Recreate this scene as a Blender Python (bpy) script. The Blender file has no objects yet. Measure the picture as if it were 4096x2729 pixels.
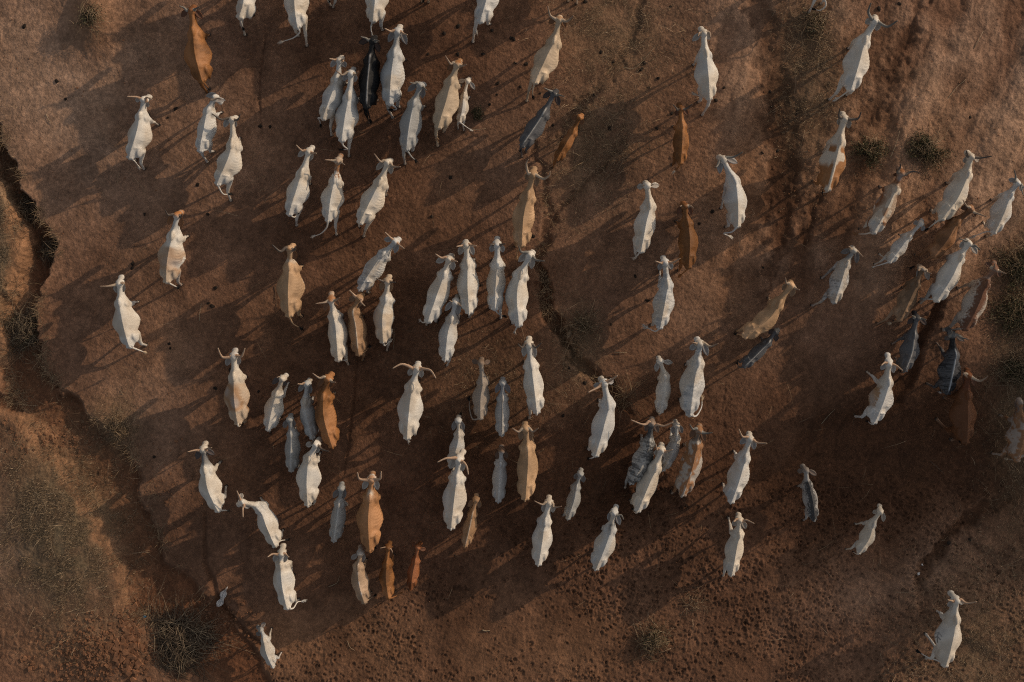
import bpy, math, random
import numpy as np
from mathutils import Vector, Matrix, noise as mnoise

# ---------------------------------------------------------------- camera, sky, sun, exposure
scn = bpy.context.scene
COL = scn.collection
H = 42.0
FPX = H * 132.0                       # focal length in photo pixels (4096 wide)
cam_d = bpy.data.cameras.new('camera'); cam = bpy.data.objects.new('camera', cam_d)
COL.objects.link(cam); scn.camera = cam
cam.location = (0, 0, H); cam.rotation_euler = (0, 0, 0)
cam_d.sensor_width = 36.0; cam_d.sensor_fit = 'HORIZONTAL'
cam_d.lens = 36.0 * FPX / 4096.0
cam_d.clip_start = 0.5; cam_d.clip_end = 3000

SUN_EL = math.radians(18)
SUN_DIR = Vector((math.cos(math.radians(30)) * math.cos(SUN_EL), math.sin(math.radians(30)) * math.cos(SUN_EL), math.sin(SUN_EL)))
world = bpy.data.worlds.new('World'); scn.world = world; world.use_nodes = True
nt = world.node_tree; nt.nodes.clear()
sky = nt.nodes.new('ShaderNodeTexSky'); sky.sky_type = 'NISHITA'; sky.sun_disc = False
sky.sun_elevation = SUN_EL
sky.sun_rotation = math.radians(60)   # towards +x, a little +y
sky.air_density = 1.0; sky.dust_density = 2.5
bgn = nt.nodes.new('ShaderNodeBackground'); bgn.inputs['Strength'].default_value = 0.138
wo = nt.nodes.new('ShaderNodeOutputWorld')
hsv = nt.nodes.new('ShaderNodeHueSaturation'); hsv.inputs['Saturation'].default_value = .36
nt.links.new(sky.outputs[0], hsv.inputs['Color']); nt.links.new(hsv.outputs[0], bgn.inputs['Color']); nt.links.new(bgn.outputs[0], wo.inputs['Surface'])
sd = bpy.data.lights.new('sun', 'SUN'); sd.energy = 3.3; sd.angle = math.radians(.7); sd.color = (1.0, 0.78, 0.55)
sun = bpy.data.objects.new('sun', sd); COL.objects.link(sun)
sun.rotation_euler = SUN_DIR.to_track_quat('Z', 'Y').to_euler()
scn.view_settings.view_transform = 'Standard'; scn.view_settings.look = 'None'
scn.view_settings.gamma = 1.0; scn.view_settings.exposure = -0.5
scn.render.engine = 'CYCLES'
scn.cycles.max_bounces = 4
scn.cycles.use_denoising = False
scn.cycles.filter_width = 1.1

rng = np.random.default_rng(7); random.seed(7)

# ---------------------------------------------------------------- helpers
def px2w(px, py, z=0.0):
    k = (H - z) / FPX
    return np.array([(px - 2048.0) * k, -(py - 1364.5) * k, z])
def ov(x, y, z=0.0):                  # point read off the 2353 px wide overview
    return px2w(x * 1.7408, y * 1.7408, z)
def w2px(p):
    k = FPX / (H - p[2])
    return np.array([2048.0 + p[0] * k, 1364.5 - p[1] * k])
def sstep(a, b, x):
    t = np.clip((x - a) / (b - a), 0, 1); return t * t * (3 - 2 * t)
def tag(o, label=None, cat=None, group=None, kind=None):
    if label: o['label'] = label
    if cat: o['category'] = cat
    if group: o['group'] = group
    if kind: o['kind'] = kind
    return o
def mesh_np(name, V, F=None, quads=None, smooth=True, mat=None):
    """mesh from numpy vertices and faces (list of tuples, or an (n,k) array)"""
    me = bpy.data.meshes.new(name)
    V = np.asarray(V, dtype=np.float32)
    me.vertices.add(len(V)); me.vertices.foreach_set('co', V.ravel())
    groups = F if isinstance(F, list) and len(F) and isinstance(F[0], np.ndarray) else [np.asarray(F)]
    idx = np.concatenate([g.ravel() for g in groups]).astype(np.int32)
    tot = np.concatenate([np.full(len(g), g.shape[1]) for g in groups]).astype(np.int32)
    st = np.concatenate([[0], np.cumsum(tot)[:-1]]).astype(np.int32)
    me.loops.add(len(idx)); me.loops.foreach_set('vertex_index', idx)
    me.polygons.add(len(tot)); me.polygons.foreach_set('loop_start', st)
    try: me.polygons.foreach_set('loop_total', tot)
    except Exception: pass
    me.polygons.foreach_set('use_smooth', np.full(len(tot), smooth))
    me.update(calc_edges=True); me.validate()
    if mat: me.materials.append(mat)
    return me
def set_col(me, name, C):
    a = me.color_attributes.new(name=name, type='FLOAT_COLOR', domain='POINT')
    C = np.asarray(C, dtype=np.float32)
    if C.shape[1] == 3: C = np.hstack([C, np.ones((len(C), 1), np.float32)])
    a.data.foreach_set('color', C.ravel())
def link(name, me, parent=None, loc=(0, 0, 0)):
    o = bpy.data.objects.new(name, me); COL.objects.link(o); o.location = loc
    if parent: o.parent = parent
    return o
def empty(name, loc):
    o = bpy.data.objects.new(name, None); COL.objects.link(o); o.location = loc; o.empty_display_size = .3
    return o

class Geo:
    """collects vertices, faces and a colour per vertex"""
    def __init__(s): s.v = []; s.q = []; s.t = []; s.c = []; s.n = 0
    def add(s, V, Q=None, T=None, col=None):
        V = np.asarray(V, float)
        s.v.append(V)
        if Q is not None and len(Q): s.q.append(np.asarray(Q) + s.n)
        if T is not None and len(T): s.t.append(np.asarray(T) + s.n)
        if col is not None:
            col = np.asarray(col, float); s.c.append(np.tile(col, (len(V), 1)) if col.ndim == 1 else col)
        s.n += len(V)
    def mesh(s, name, mat=None, smooth=True):
        V = np.vstack(s.v); F = []
        if s.q: F.append(np.vstack(s.q))
        if s.t: F.append(np.vstack(s.t))
        me = mesh_np(name, V, F, smooth=smooth, mat=mat)
        if s.c: set_col(me, 'col', np.vstack(s.c))
        return me
def tube(P, R, n=8, squash=None):
    """closed tube along points P with radii R"""
    P = np.asarray(P, float); R = np.asarray(R, float); m = len(P)
    T = np.gradient(P, axis=0); T /= np.linalg.norm(T, axis=1)[:, None] + 1e-9
    up = np.array([0, 0, 1.0]) if abs(T[0][2]) < .9 else np.array([0, 1.0, 0])
    V = []
    a = np.linspace(0, 2 * math.pi, n, endpoint=False)
    for i in range(m):
        s = np.cross(T[i], up); s /= np.linalg.norm(s) + 1e-9
        u = np.cross(s, T[i]); up = u
        V.append(P[i] + R[i] * (np.outer(np.cos(a), s) + np.outer(np.sin(a), u) * (squash or 1)))
    V = np.vstack(V + [P[:1], P[-1:]])
    Q = [(i * n + j, i * n + (j + 1) % n, (i + 1) * n + (j + 1) % n, (i + 1) * n + j) for i in range(m - 1) for j in range(n)]
    T3 = [(m * n, (j + 1) % n, j) for j in range(n)] + [(m * n + 1, (m - 1) * n + j, (m - 1) * n + (j + 1) % n) for j in range(n)]
    return V, Q, T3
def catmull(P, k=8):
    P = [np.asarray(p, float) for p in P]
    P = [2 * P[0] - P[1]] + P + [2 * P[-1] - P[-2]]
    out = []
    for i in range(1, len(P) - 2):
        p0, p1, p2, p3 = P[i - 1:i + 3]
        for t in np.linspace(0, 1, k, endpoint=False):
            out.append(.5 * ((2 * p1) + (-p0 + p2) * t + (2 * p0 - 5 * p1 + 4 * p2 - p3) * t * t + (-p0 + 3 * p1 - 3 * p2 + p3) * t ** 3))
    out.append(P[-2]); return np.array(out)

def vnoise2(x, y, seed=0):
    xi = np.floor(x).astype(np.int64); yi = np.floor(y).astype(np.int64)
    fx = x - xi; fy = y - yi
    fx = fx * fx * fx * (fx * (fx * 6 - 15) + 10); fy = fy * fy * fy * (fy * (fy * 6 - 15) + 10)
    def h(a, b):
        n = (a * 374761393 + b * 668265263 + seed * 974711) & 0xffffffff
        n = ((n ^ (n >> 13)) * 1274126177) & 0xffffffff
        return ((n ^ (n >> 16)) & 0xffff) / 65535.0
    a = h(xi, yi); b = h(xi + 1, yi); c = h(xi, yi + 1); d = h(xi + 1, yi + 1)
    return (a + (b - a) * fx) * (1 - fy) + (c + (d - c) * fx) * fy
def fbm2(x, y, o=4, seed=0, g=.5):
    s = 0; a = 1; t = 0
    for i in range(o):
        s = s + a * vnoise2(x * 2 ** i + 17.3 * i, y * 2 ** i - 9.1 * i, seed + i); t += a; a *= g
    return s / t
def vnoise3(p, seed=0):
    q = np.floor(p).astype(np.int64); f = p - q; f = f * f * (3 - 2 * f)
    def h(d):
        n = ((q[:, 0] + d[0]) * 374761393 + (q[:, 1] + d[1]) * 668265263 + (q[:, 2] + d[2]) * 2147483647 + seed * 974711) & 0xffffffff
        n = ((n ^ (n >> 13)) * 1274126177) & 0xffffffff
        return ((n ^ (n >> 16)) & 0xffff) / 65535.0
    r = 0
    for dx in (0, 1):
        for dy in (0, 1):
            for dz in (0, 1):
                w = (f[:, 0] if dx else 1 - f[:, 0]) * (f[:, 1] if dy else 1 - f[:, 1]) * (f[:, 2] if dz else 1 - f[:, 2])
                r = r + w * h((dx, dy, dz))
    return r

# ---------------------------------------------------------------- materials
def new_mat(name):
    m = bpy.data.materials.new(name); m.use_nodes = True
    b = m.node_tree.nodes['Principled BSDF']; return m, m.node_tree.nodes, m.node_tree.links, b
def nd(ns, t, **kw):
    n = ns.new(t)
    for k, v in kw.items():
        if k in n.inputs: n.inputs[k].default_value = v
        else: setattr(n, k, v)
    return n
def col_mat(name, attr, rough=.8, nscale=40, amt=.25, bump=.3, bscale=60, bdist=.01, coord='Object', detail=4):
    """vertex colour, mottled by a noise, with a bump"""
    m, ns, ln, b = new_mat(name)
    a = nd(ns, 'ShaderNodeAttribute', attribute_name=attr)
    tc = nd(ns, 'ShaderNodeTexCoord')
    n = nd(ns, 'ShaderNodeTexNoise', Scale=nscale, Detail=detail, Roughness=.65)
    mr = nd(ns, 'ShaderNodeMapRange'); mr.inputs['From Min'].default_value = .25; mr.inputs['From Max'].default_value = .75
    mr.inputs['To Min'].default_value = 1 - amt; mr.inputs['To Max'].default_value = 1 + amt
    mul = nd(ns, 'ShaderNodeVectorMath', operation='SCALE')
    ln.new(tc.outputs[coord], n.inputs['Vector']); ln.new(n.outputs['Fac'], mr.inputs['Value'])
    ln.new(a.outputs['Color'], mul.inputs[0]); ln.new(mr.outputs[0], mul.inputs['Scale'])
    ln.new(mul.outputs[0], b.inputs['Base Color'])
    n2 = nd(ns, 'ShaderNodeTexNoise', Scale=bscale, Detail=5, Roughness=.6)
    bp = nd(ns, 'ShaderNodeBump', Strength=bump, Distance=bdist)
    ln.new(tc.outputs[coord], n2.inputs['Vector']); ln.new(n2.outputs['Fac'], bp.inputs['Height']); ln.new(bp.outputs[0], b.inputs['Normal'])
    b.inputs['Roughness'].default_value = rough
    b.inputs['Specular IOR Level'].default_value = .25
    return m
def flat_mat(name, c, rough=.7, amt=.25, nscale=30):
    m, ns, ln, b = new_mat(name)
    tc = nd(ns, 'ShaderNodeTexCoord'); n = nd(ns, 'ShaderNodeTexNoise', Scale=nscale, Detail=4)
    cr = nd(ns, 'ShaderNodeValToRGB')
    cr.color_ramp.elements[0].color = (*[k * (1 - amt) for k in c], 1); cr.color_ramp.elements[0].position = .3
    cr.color_ramp.elements[1].color = (*[min(1, k * (1 + amt)) for k in c], 1); cr.color_ramp.elements[1].position = .7
    ln.new(tc.outputs['Object'], n.inputs['Vector']); ln.new(n.outputs['Fac'], cr.inputs[0]); ln.new(cr.outputs[0], b.inputs['Base Color'])
    b.inputs['Roughness'].default_value = rough; b.inputs['Specular IOR Level'].default_value = .25
    return m
M_HIDE = col_mat('short_hair_hide', 'coat', rough=.62, nscale=26, amt=.06, bump=.22, bscale=45, bdist=.010)
M_HORN = col_mat('horn', 'col', rough=.55, nscale=50, amt=.2)
M_HOOF = flat_mat('hoof_keratin', (.05, .04, .035), .6)
M_VEG = col_mat('dry_stems', 'col', rough=.85, nscale=8, amt=.3)
M_DUNG = flat_mat('dung', (.022, .015, .011), .9, .4, 20)
M_BAG = flat_mat('bag_plastic', (.62, .58, .55), .5, .2, 10)
M_BLUE = flat_mat('blue_plastic', (.03, .25, .42), .4, .2, 10)
M_CLOD = flat_mat('earth_clods', (.22, .105, .055), .95, .35, 6)

# ---------------------------------------------------------------- terrain
def axis(lo, hi, st):
    a = list(np.arange(lo, hi + st / 2, st)); d = st; x = hi; out = []
    while x < 700: d *= 1.32; x += d; out.append(x)
    d = st; x = lo; o2 = []
    while x > -700: d *= 1.32; x -= d; o2.append(x)
    return np.array(o2[::-1] + a + out)
STEP = .03
AX = axis(-17.6, 17.6, STEP); AY = axis(-12.2, 12.2, STEP)
GX, GY = np.meshgrid(AX, AY)
def poly_d(X, Y, pts):
    """distance to a polyline whose points carry extra values; returns d, signed side (+ = right of travel), values"""
    best = np.full(X.shape, 1e9); side = np.zeros(X.shape); vals = [np.zeros(X.shape) for _ in pts[0][2:]]
    for a, b in zip(pts[:-1], pts[1:]):
        ax, ay = a[0], a[1]; dx, dy = b[0] - ax, b[1] - ay; L = dx * dx + dy * dy
        t = np.clip(((X - ax) * dx + (Y - ay) * dy) / L, 0, 1)
        ex = X - ax - t * dx; ey = Y - ay - t * dy; d = np.sqrt(ex * ex + ey * ey)
        m = d < best
        best = np.where(m, d, best); side = np.where(m, np.sign(dy * ex - dx * ey), side)
        for i in range(len(vals)): vals[i] = np.where(m, a[2 + i] + (b[2 + i] - a[2 + i]) * t, vals[i])
    return best, side, vals
def opts(L, k=1.7408 / 132.0):
    """overview polyline: x, y, half width in overview px, depth in metres"""
    return [(*ov(p[0], p[1])[:2], p[2] * k, *p[3:]) for p in L]
IX = slice(int(np.searchsorted(AX, -17.7)), int(np.searchsorted(AX, 17.7)))
IY = slice(int(np.searchsorted(AY, -12.3)), int(np.searchsorted(AY, 12.3)))
X = GX[IY, IX]; Y = GY[IY, IX]
PXO = (X * 132 + 2048) / 1.7408; PYO = (-Y * 132 + 1364.5) / 1.7408      # overview px of each ground point
wx = X + .34 * (fbm2(X * 1.5, Y * 1.5, 6, 3, .6) - .5) * 2; wy = Y + .34 * (fbm2(X * 1.5, Y * 1.5, 6, 9, .6) - .5) * 2
Z = np.zeros(X.shape)
# broad rises and falls
def bump_at(x, y, rx, ry, h, rot=0):
    c = ov(x, y); a = math.radians(rot); k = 1.7408 / 132.0
    dx = X - c[0]; dy = Y - c[1]
    u = (dx * math.cos(a) + dy * math.sin(a)) / (rx * k); v = (-dx * math.sin(a) + dy * math.cos(a)) / (ry * k)
    return h * np.exp(-(u * u + v * v))
Z += bump_at(2050, 150, 260, 420, .30, 10)
Z += bump_at(1650, 260, 110, 300, .16)
Z += bump_at(700, 900, 420, 500, -.10)
Z += bump_at(2000, 1050, 420, 180, -.22, 10)
Z += bump_at(2150, 1330, 260, 140, .16, 25)
Z += bump_at(1500, 1250, 500, 200, -.05, 10)
Z += bump_at(150, 1250, 120, 230, .28, 20)
Z += bump_at(30, 600, 90, 260, .25)
Z += bump_at(215, 30, 45, 70, .38, 0)
Z += bump_at(230, 960, 60, 40, .12, 30)
Z += bump_at(250, 1500, 90, 70, .16)
Z += bump_at(2200, 780, 60, 50, .15)
Z += .10 * (fbm2(X * .35, Y * .35, 4, 21) - .5)
Z += .05 * (fbm2(X * 1.3, Y * 1.3, 4, 22) - .5)
Z_BROAD = Z.copy()
# the main gully on the left
G1 = opts([(-40, 250, 12, .30), (0, 330, 16, .5), (18, 400, 22, .6), (48, 455, 24, .6), (80, 515, 30, .6), (100, 560, 28, .6), (82, 630, 30, .5),
           (55, 700, 34, .40), (48, 790, 36, .35), (62, 870, 44, .30), (120, 950, 55, .26), (185, 1015, 60, .24), (252, 1085, 62, .2), (282, 1180, 60, .2),
           (325, 1265, 56, .2), (352, 1345, 64, .18), (440, 1405, 62, .15), (505, 1485, 60, .12), (560, 1560, 60, .10), (620, 1640, 60, .1)])
d1, s1, (w1, h1) = poly_d(wx, wy, G1)
east = s1 < 0                                            # travelling down the photo, the east bank lies on the left hand
e_prof = 1 - sstep(w1 * .74, w1 * 1.06, d1)              # steep, undercut east bank
w_prof = 1 - sstep(w1 * .5, w1 * 1.7, d1)              # gentler west bank
gul = np.where(east, e_prof, w_prof)
Z -= h1 * gul
G1b = opts([(-60, 905, 22, .22), (20, 915, 24, .24), (70, 925, 26, .26), (120, 955, 22, .2)])
db, sb, (wb, hb) = poly_d(wx, wy, G1b); gb = 1 - sstep(wb * .5, wb * 1.3, db); Z -= hb * gb * (1 - gul)
gul = np.maximum(gul, gb)
# lesser fissures and washed channels
fiss = np.zeros(X.shape)
def channel(L, sharp=.6, amp=.10, fr=3.0, seed=5):
    global Z, fiss
    X2 = X + amp * (fbm2(X * fr, Y * fr, 4, seed) - .5) * 2; Y2 = Y + amp * (fbm2(X * fr, Y * fr, 4, seed + 1) - .5) * 2
    d, s, (w, h) = poly_d(X2, Y2, opts(L)); g = 1 - sstep(w * sharp * .5, w * 1.2, d)
    Z = Z - h * g; fiss = np.maximum(fiss, g * np.clip(h / .12, 0, 1)); return g
channel([(1215, 300, 7, .05), (1250, 420, 10, .05), (1268, 500, 16, .07), (1238, 600, 14, .08), (1252, 690, 18, .20), (1290, 765, 20, .22), (1325, 825, 18, .2), (1400, 890, 17, .15), (1450, 950, 12, .05)], amp=.24, sharp=.5)
channel([(1268, 500, 6, .05), (1320, 440, 8, .06), (1390, 380, 7, .05), (1440, 300, 5, .03)], amp=.16)
channel([(1718, -40, 26, .08), (1745, 60, 36, .08), (1770, 170, 40, .08), (1800, 290, 44, .09), (1808, 400, 44, .09), (1795, 500, 36, .07), (1775, 600, 20, .06), (1760, 690, 10, .03)], amp=.45, sharp=.2)
channel([(2120, -30, 12, .06), (2075, 90, 26, .07), (2040, 180, 32, .08), (2000, 260, 34, .08), (1950, 330, 28, .06), (1890, 420, 18, .07), (1850, 560, 14, .05)], amp=.4, sharp=.2)
channel([(2351, 1120, 16, .08), (2260, 1170, 18, .10), (2170, 1240, 20, .12), (2115, 1330, 18, .10), (2120, 1400, 14, .05)], amp=.2)
channel([(2160, 700, 14, .14), (2120, 760, 18, .16), (2095, 850, 20, .14), (2060, 920, 20, .08)], amp=.15)
channel([(610, 80, 4, .025), (598, 160, 4, .03), (592, 230, 4, .03), (604, 320, 3, .02)], amp=.05)
channel([(820, 690, 4, .02), (822, 800, 4, .025), (812, 900, 5, .03), (800, 1010, 6, .03), (790, 1090, 4, .02)], amp=.05)
channel([(470, 1180, 5, .03), (475, 1300, 7, .05), (500, 1380, 8, .06), (560, 1450, 8, .06), (630, 1510, 8, .06)], amp=.08)
channel([(1480, -20, 14, .05), (1440, 120, 16, .05), (1350, 230, 14, .05), (1280, 330, 12, .04)], amp=.25)
Z_WALK = Z.copy()
# roughness: cracked crust, clods near the bank, crumbly slopes
rough_left = sstep(520, 60, PXO) * .6 + sstep(1700, 2000, PXO) * .5
Z += (.012 + .02 * rough_left) * (fbm2(X * 5, Y * 5, 4, 31) - .5)
Z += .016 * (fbm2(X * 12, Y * 12, 3, 33, .7) - .5) * 2
clod = bump_at(240, 1480, 130, 70, 1) + bump_at(60, 1480, 120, 60, .8) + bump_at(100, 1000, 90, 30, .7, -15) + bump_at(1950, 80, 200, 200, .35) + bump_at(30, 720, 40, 120, .6)
Z += .05 * clod * (np.abs(fbm2(X * 7, Y * 7, 3, 41) - .5) * 2)
gully_rough = np.abs(fbm2(X * 4, Y * 4, 3, 43) - .5) * 2
Z += .05 * gul * gully_rough
# hoofprints, stamped by the hundred into the soft ground
dens = np.zeros(X.shape)
line = (PYO - (1560 - (PXO - 480) * .56))
soft = sstep(-40, 120, line) * sstep(440, 620, PXO)
soft *= sstep(1020, 1160, PYO) * .9 + .1
dens += soft * np.clip(3.2 * fbm2(X * .55, Y * .55, 4, 51, .65) - 1.05, .08, 1.2)
for (x, y, r) in ((640, 250, 60), (760, 270, 50), (690, 330, 40), (880, 520, 110), (800, 420, 50), (1000, 330, 60), (900, 900, 60), (1000, 850, 60), (860, 960, 50),
                  (1150, 900, 90), (700, 1180, 80), (760, 1260, 60), (960, 1300, 90), (560, 1060, 40), (1400, 1010, 80), (1500, 1040, 60), (1300, 820, 60), (1180, 620, 60), (1630, 880, 110), (1700, 1000, 120),
                  (320, 1150, 50), (370, 1280, 50), (410, 1380, 50), (180, 960, 50), (90, 930, 50), (1560, 60, 70), (1620, 420, 70), (2050, 1050, 160), (1450, 330, 80), (1950, 900, 120)):
    dens += .45 * np.exp(-(((PXO - x) / r) ** 2 + ((PYO - y) / r) ** 2))
dens += .04
HP = np.zeros(X.shape)
cand = rng.uniform(0, 1, (125000, 3)); ny, nx = X.shape
ci = (cand[:, 0] * (ny - 20) + 10).astype(int); cj = (cand[:, 1] * (nx - 20) + 10).astype(int)
keep = cand[:, 2] < np.clip(dens[ci, cj], 0, 1) * .62
for i, j in zip(ci[keep], cj[keep]):
    if gul[i, j] > .3 and rng.random() < .5: continue
    sf = soft[i, j]; r = rng.uniform(.028, .046) + sf * rng.uniform(0, 1) ** 2 * .034; n = 5; a = rng.normal(math.pi / 2, .5)
    ys = slice(max(i - n, 0), i + n + 1); xs = slice(max(j - n, 0), j + n + 1)
    dx = X[ys, xs] - X[i, j] + rng.uniform(-.015, .015); dy = Y[ys, xs] - Y[i, j] + rng.uniform(-.015, .015)
    u = dx * math.cos(a) + dy * math.sin(a); v = -dx * math.sin(a) + dy * math.cos(a)
    q = np.sqrt((u / 1.25) ** 2 + v * v) / r
    dep = rng.uniform(.004, .011) + sf * rng.uniform(0, 1) ** 1.3 * .030
    HP[ys, xs] += -dep * (1 - sstep(.55, 1.05, q)) * (.45 + .55 * sstep(-.6, .7, u / r)) * (1 - .7 * np.exp(-(v / (r * .25)) ** 2)) + dep * .7 * np.exp(-((q - 1.25) / .25) ** 2) * (.6 + .4 * np.sign(u))
Z += np.clip(HP, -.06, .03)
churn = np.clip(dens, 0, 1)
Z += churn * (.018 + .03 * soft) * (fbm2(X * 7, Y * 5, 4, 57, .65) - .5) - churn * .022 * np.abs(fbm2(X * 11, Y * 8, 3, 58) - .5) * 2
smask = sstep(1560, 1720, PXO) * sstep(760, 560, PYO); su = X * .96 - Y * .27 + .9 * fbm2(X * .22, Y * .22, 2, 80) + .35 * fbm2(X * .9, Y * .9, 3, 81); sv = X * .27 + Y * .96
streak = fbm2(su * .75, sv * .15, 5, 82, .52) * .75 + .25 * fbm2(X * 1.2, Y * 1.2, 4, 86); Z += smask * .46 * (streak - .5); Z_WALK += smask * .46 * (streak - .5)
sm2 = sstep(1900, 2050, PXO) * sstep(1180, 1260, PYO) * sstep(1568, 1480, PYO); st2 = fbm2((X * .5 + Y * .87) * 1.6, (X * .87 - Y * .5) * .3, 4, 84, .6); Z += sm2 * .14 * (st2 - .5); Z_WALK += sm2 * .14 * (st2 - .5)

ZF = np.zeros(GX.shape); ZF[IY, IX] = Z
far = np.hypot(np.maximum(np.abs(GX) - 17.6, 0), np.maximum(np.abs(GY) - 12.2, 0))
ZF = np.where(far > 0, np.clip(far / 60, 0, 1) * 2.0 * (fbm2(GX * .02, GY * .02, 3, 61) - .5), ZF)
# meet the detailed patch at its rim without a step
ii = np.clip(np.arange(GX.shape[0]), IY.start, IY.stop - 1); jj = np.clip(np.arange(GX.shape[1]), IX.start, IX.stop - 1)
edge = ZF[np.ix_(ii, jj)]
ZF = np.where(far > 0, ZF + edge * np.exp(-far / 3.0), ZF)
def ground_z(x, y, A=None):
    A = Z_WALK if A is None else A
    j = (x - X[0, 0]) / STEP; i = (y - Y[0, 0]) / STEP
    i = min(max(i, 0), ny - 2); j = min(max(j, 0), nx - 2)
    return float(A[int(i), int(j)])

# soil colours (dry crust, orange subsoil, litter; the dark earth tone also paints in shade)
crust = np.array([.190, .097, .057]); sand = np.array([.27, .140, .073]); dark_soil_shade = np.array([.080, .035, .017]); litter = np.array([.195, .138, .080])
bed = np.array([.150, .060, .028]); pale = np.array([.34, .212, .142])
m_sand = np.zeros(X.shape)
m_sand += bump_at(130, 1080, 150, 60, 1.0, -40) + bump_at(40, 640, 60, 180, .9) + bump_at(215, 40, 60, 80, .8) + bump_at(230, 1500, 200, 70, .6) + bump_at(1000, 1500, 500, 120, .55) + bump_at(880, 560, 200, 160, .35)
m_sand += bump_at(260, 940, 60, 40, .5) + bump_at(2000, 380, 320, 260, .4) + bump_at(1650, 450, 200, 260, .2)
m_sand += .9 * (fbm2(X * .45, Y * .45, 5, 71, .55) - .47) + .5 * gul
m_dark_soil_shade = bump_at(1000, 950, 420, 420, .55) + bump_at(1500, 1050, 500, 180, .5) + bump_at(2120, 1020, 380, 170, 1.15, 8) + bump_at(700, 700, 300, 400, .3) + bump_at(1800, 350, 60, 380, .45) + bump_at(850, 100, 260, 140, .4) + bump_at(900, 250, 200, 250, .35)  # dark earth; the right-hand patch deepens the tree shade in the soil colour
m_dark_soil_shade += smask * 2.2 * np.clip(.45 - streak, 0, 1)
m_dark_soil_shade += .35 * soft + .9 * fiss + 1.1 * (fbm2(X * .6, Y * .6, 6, 72, .58) - .5) - bump_at(2100, 1380, 300, 120, .45, 20) - bump_at(1900, 200, 500, 300, .15)
m_dark_soil_shade += .32 * np.clip(-HP / .022, 0, 1) + .25 * gul  # like the fissures above, hoofprint pits and gully floor are darker
m_lit = np.clip(bump_at(140, 1220, 120, 190, 1.2, 15) + bump_at(5, 560, 32, 180, 1.1) + bump_at(1360, 330, 90, 160, .55, -20) + bump_at(1420, 60, 130, 110, .5) + bump_at(2345, 880, 60, 300, .6) + bump_at(2250, 1500, 160, 200, .5)
                + bump_at(1860, 160, 70, 200, .6) + bump_at(1330, 790, 50, 90, .5) + bump_at(1150, 880, 180, 100, .2) + bump_at(270, 980, 50, 60, .7), 0, 1)
def mixc(A, c, m): m = np.clip(m, 0, 1)[..., None]; return A * (1 - m) + c * m
Cg = np.tile(crust, X.shape + (1,)).astype(float)
dbk, _, (wbk,) = poly_d(wx, wy, [q[:3] for q in opts([(-20, 940, 16, 0), (60, 972, 18, 0), (112, 1028, 18, 0), (152, 1088, 16, 0), (192, 1150, 14, 0), (225, 1215, 12, 0), (268, 1300, 12, 0), (285, 1400, 16, 0)])])
bank = 1 - sstep(wbk * .5, wbk * 1.5, dbk); dbk2, _, (wbk2,) = poly_d(wx, wy, [q[:3] for q in opts([(20, 480, 12, 0), (50, 560, 18, 0), (48, 640, 22, 0), (30, 730, 20, 0), (25, 830, 16, 0)])])
bank = np.maximum(bank, 1 - sstep(wbk2 * .5, wbk2 * 1.6, dbk2)); m_lit = m_lit * (1 - .8 * bank)
Cg = mixc(Cg, pale, (bump_at(2080, 260, 330, 330, .9) + bump_at(60, 150, 300, 300, .9) + bump_at(1650, 700, 260, 160, .35) + bump_at(2050, 1330, 220, 60, .45, 22) + bump_at(420, 300, 330, 260, .45) + bump_at(330, 900, 120, 240, .4) + bump_at(1500, 500, 260, 120, .3) + bump_at(1130, 330, 120, 120, .4) + bump_at(20, 1260, 60, 120, .8)) * (.4 + 1.0 * fbm2(X * .8, Y * .8, 4, 88)) + smask * 3.4 * (streak - .46))
Cg = mixc(Cg, sand, m_sand + bank * .7); Cg = mixc(Cg, dark_soil_shade, m_dark_soil_shade * (1 - bank)); Cg = mixc(Cg, bed, gul * .75 * (1 - bank)); Cg = mixc(Cg, litter, m_lit * (.35 + .9 * fbm2(X * 3, Y * 3, 3, 75)))
Cg *= (.58 + .84 * fbm2(X * 2.0, Y * 2.0, 6, 73, .64))[..., None]
Cg *= (.80 + .40 * vnoise2(X * 30, Y * 30, 74))[..., None] * (.85 + .3 * vnoise2(X * 9, Y * 9, 76))[..., None]
CF = np.tile(crust * .8 + sand * .2, GX.shape + (1,)).astype(float); CF[IY, IX] = Cg
NY, NX = GX.shape
idx = np.arange(NY * NX).reshape(NY, NX)
Q = np.stack([idx[:-1, :-1], idx[:-1, 1:], idx[1:, 1:], idx[1:, :-1]], -1).reshape(-1, 4)
M_GROUND = col_mat('red_earth', 'soil', rough=.95, nscale=9, amt=.28, bump=.8, bscale=18, bdist=.03, detail=8)
gme = mesh_np('ground', np.stack([GX, GY, ZF], -1).reshape(-1, 3), Q, mat=M_GROUND)
set_col(gme, 'soil', CF.reshape(-1, 3))
go = link('ground', gme); tag(go, kind='structure')

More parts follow.
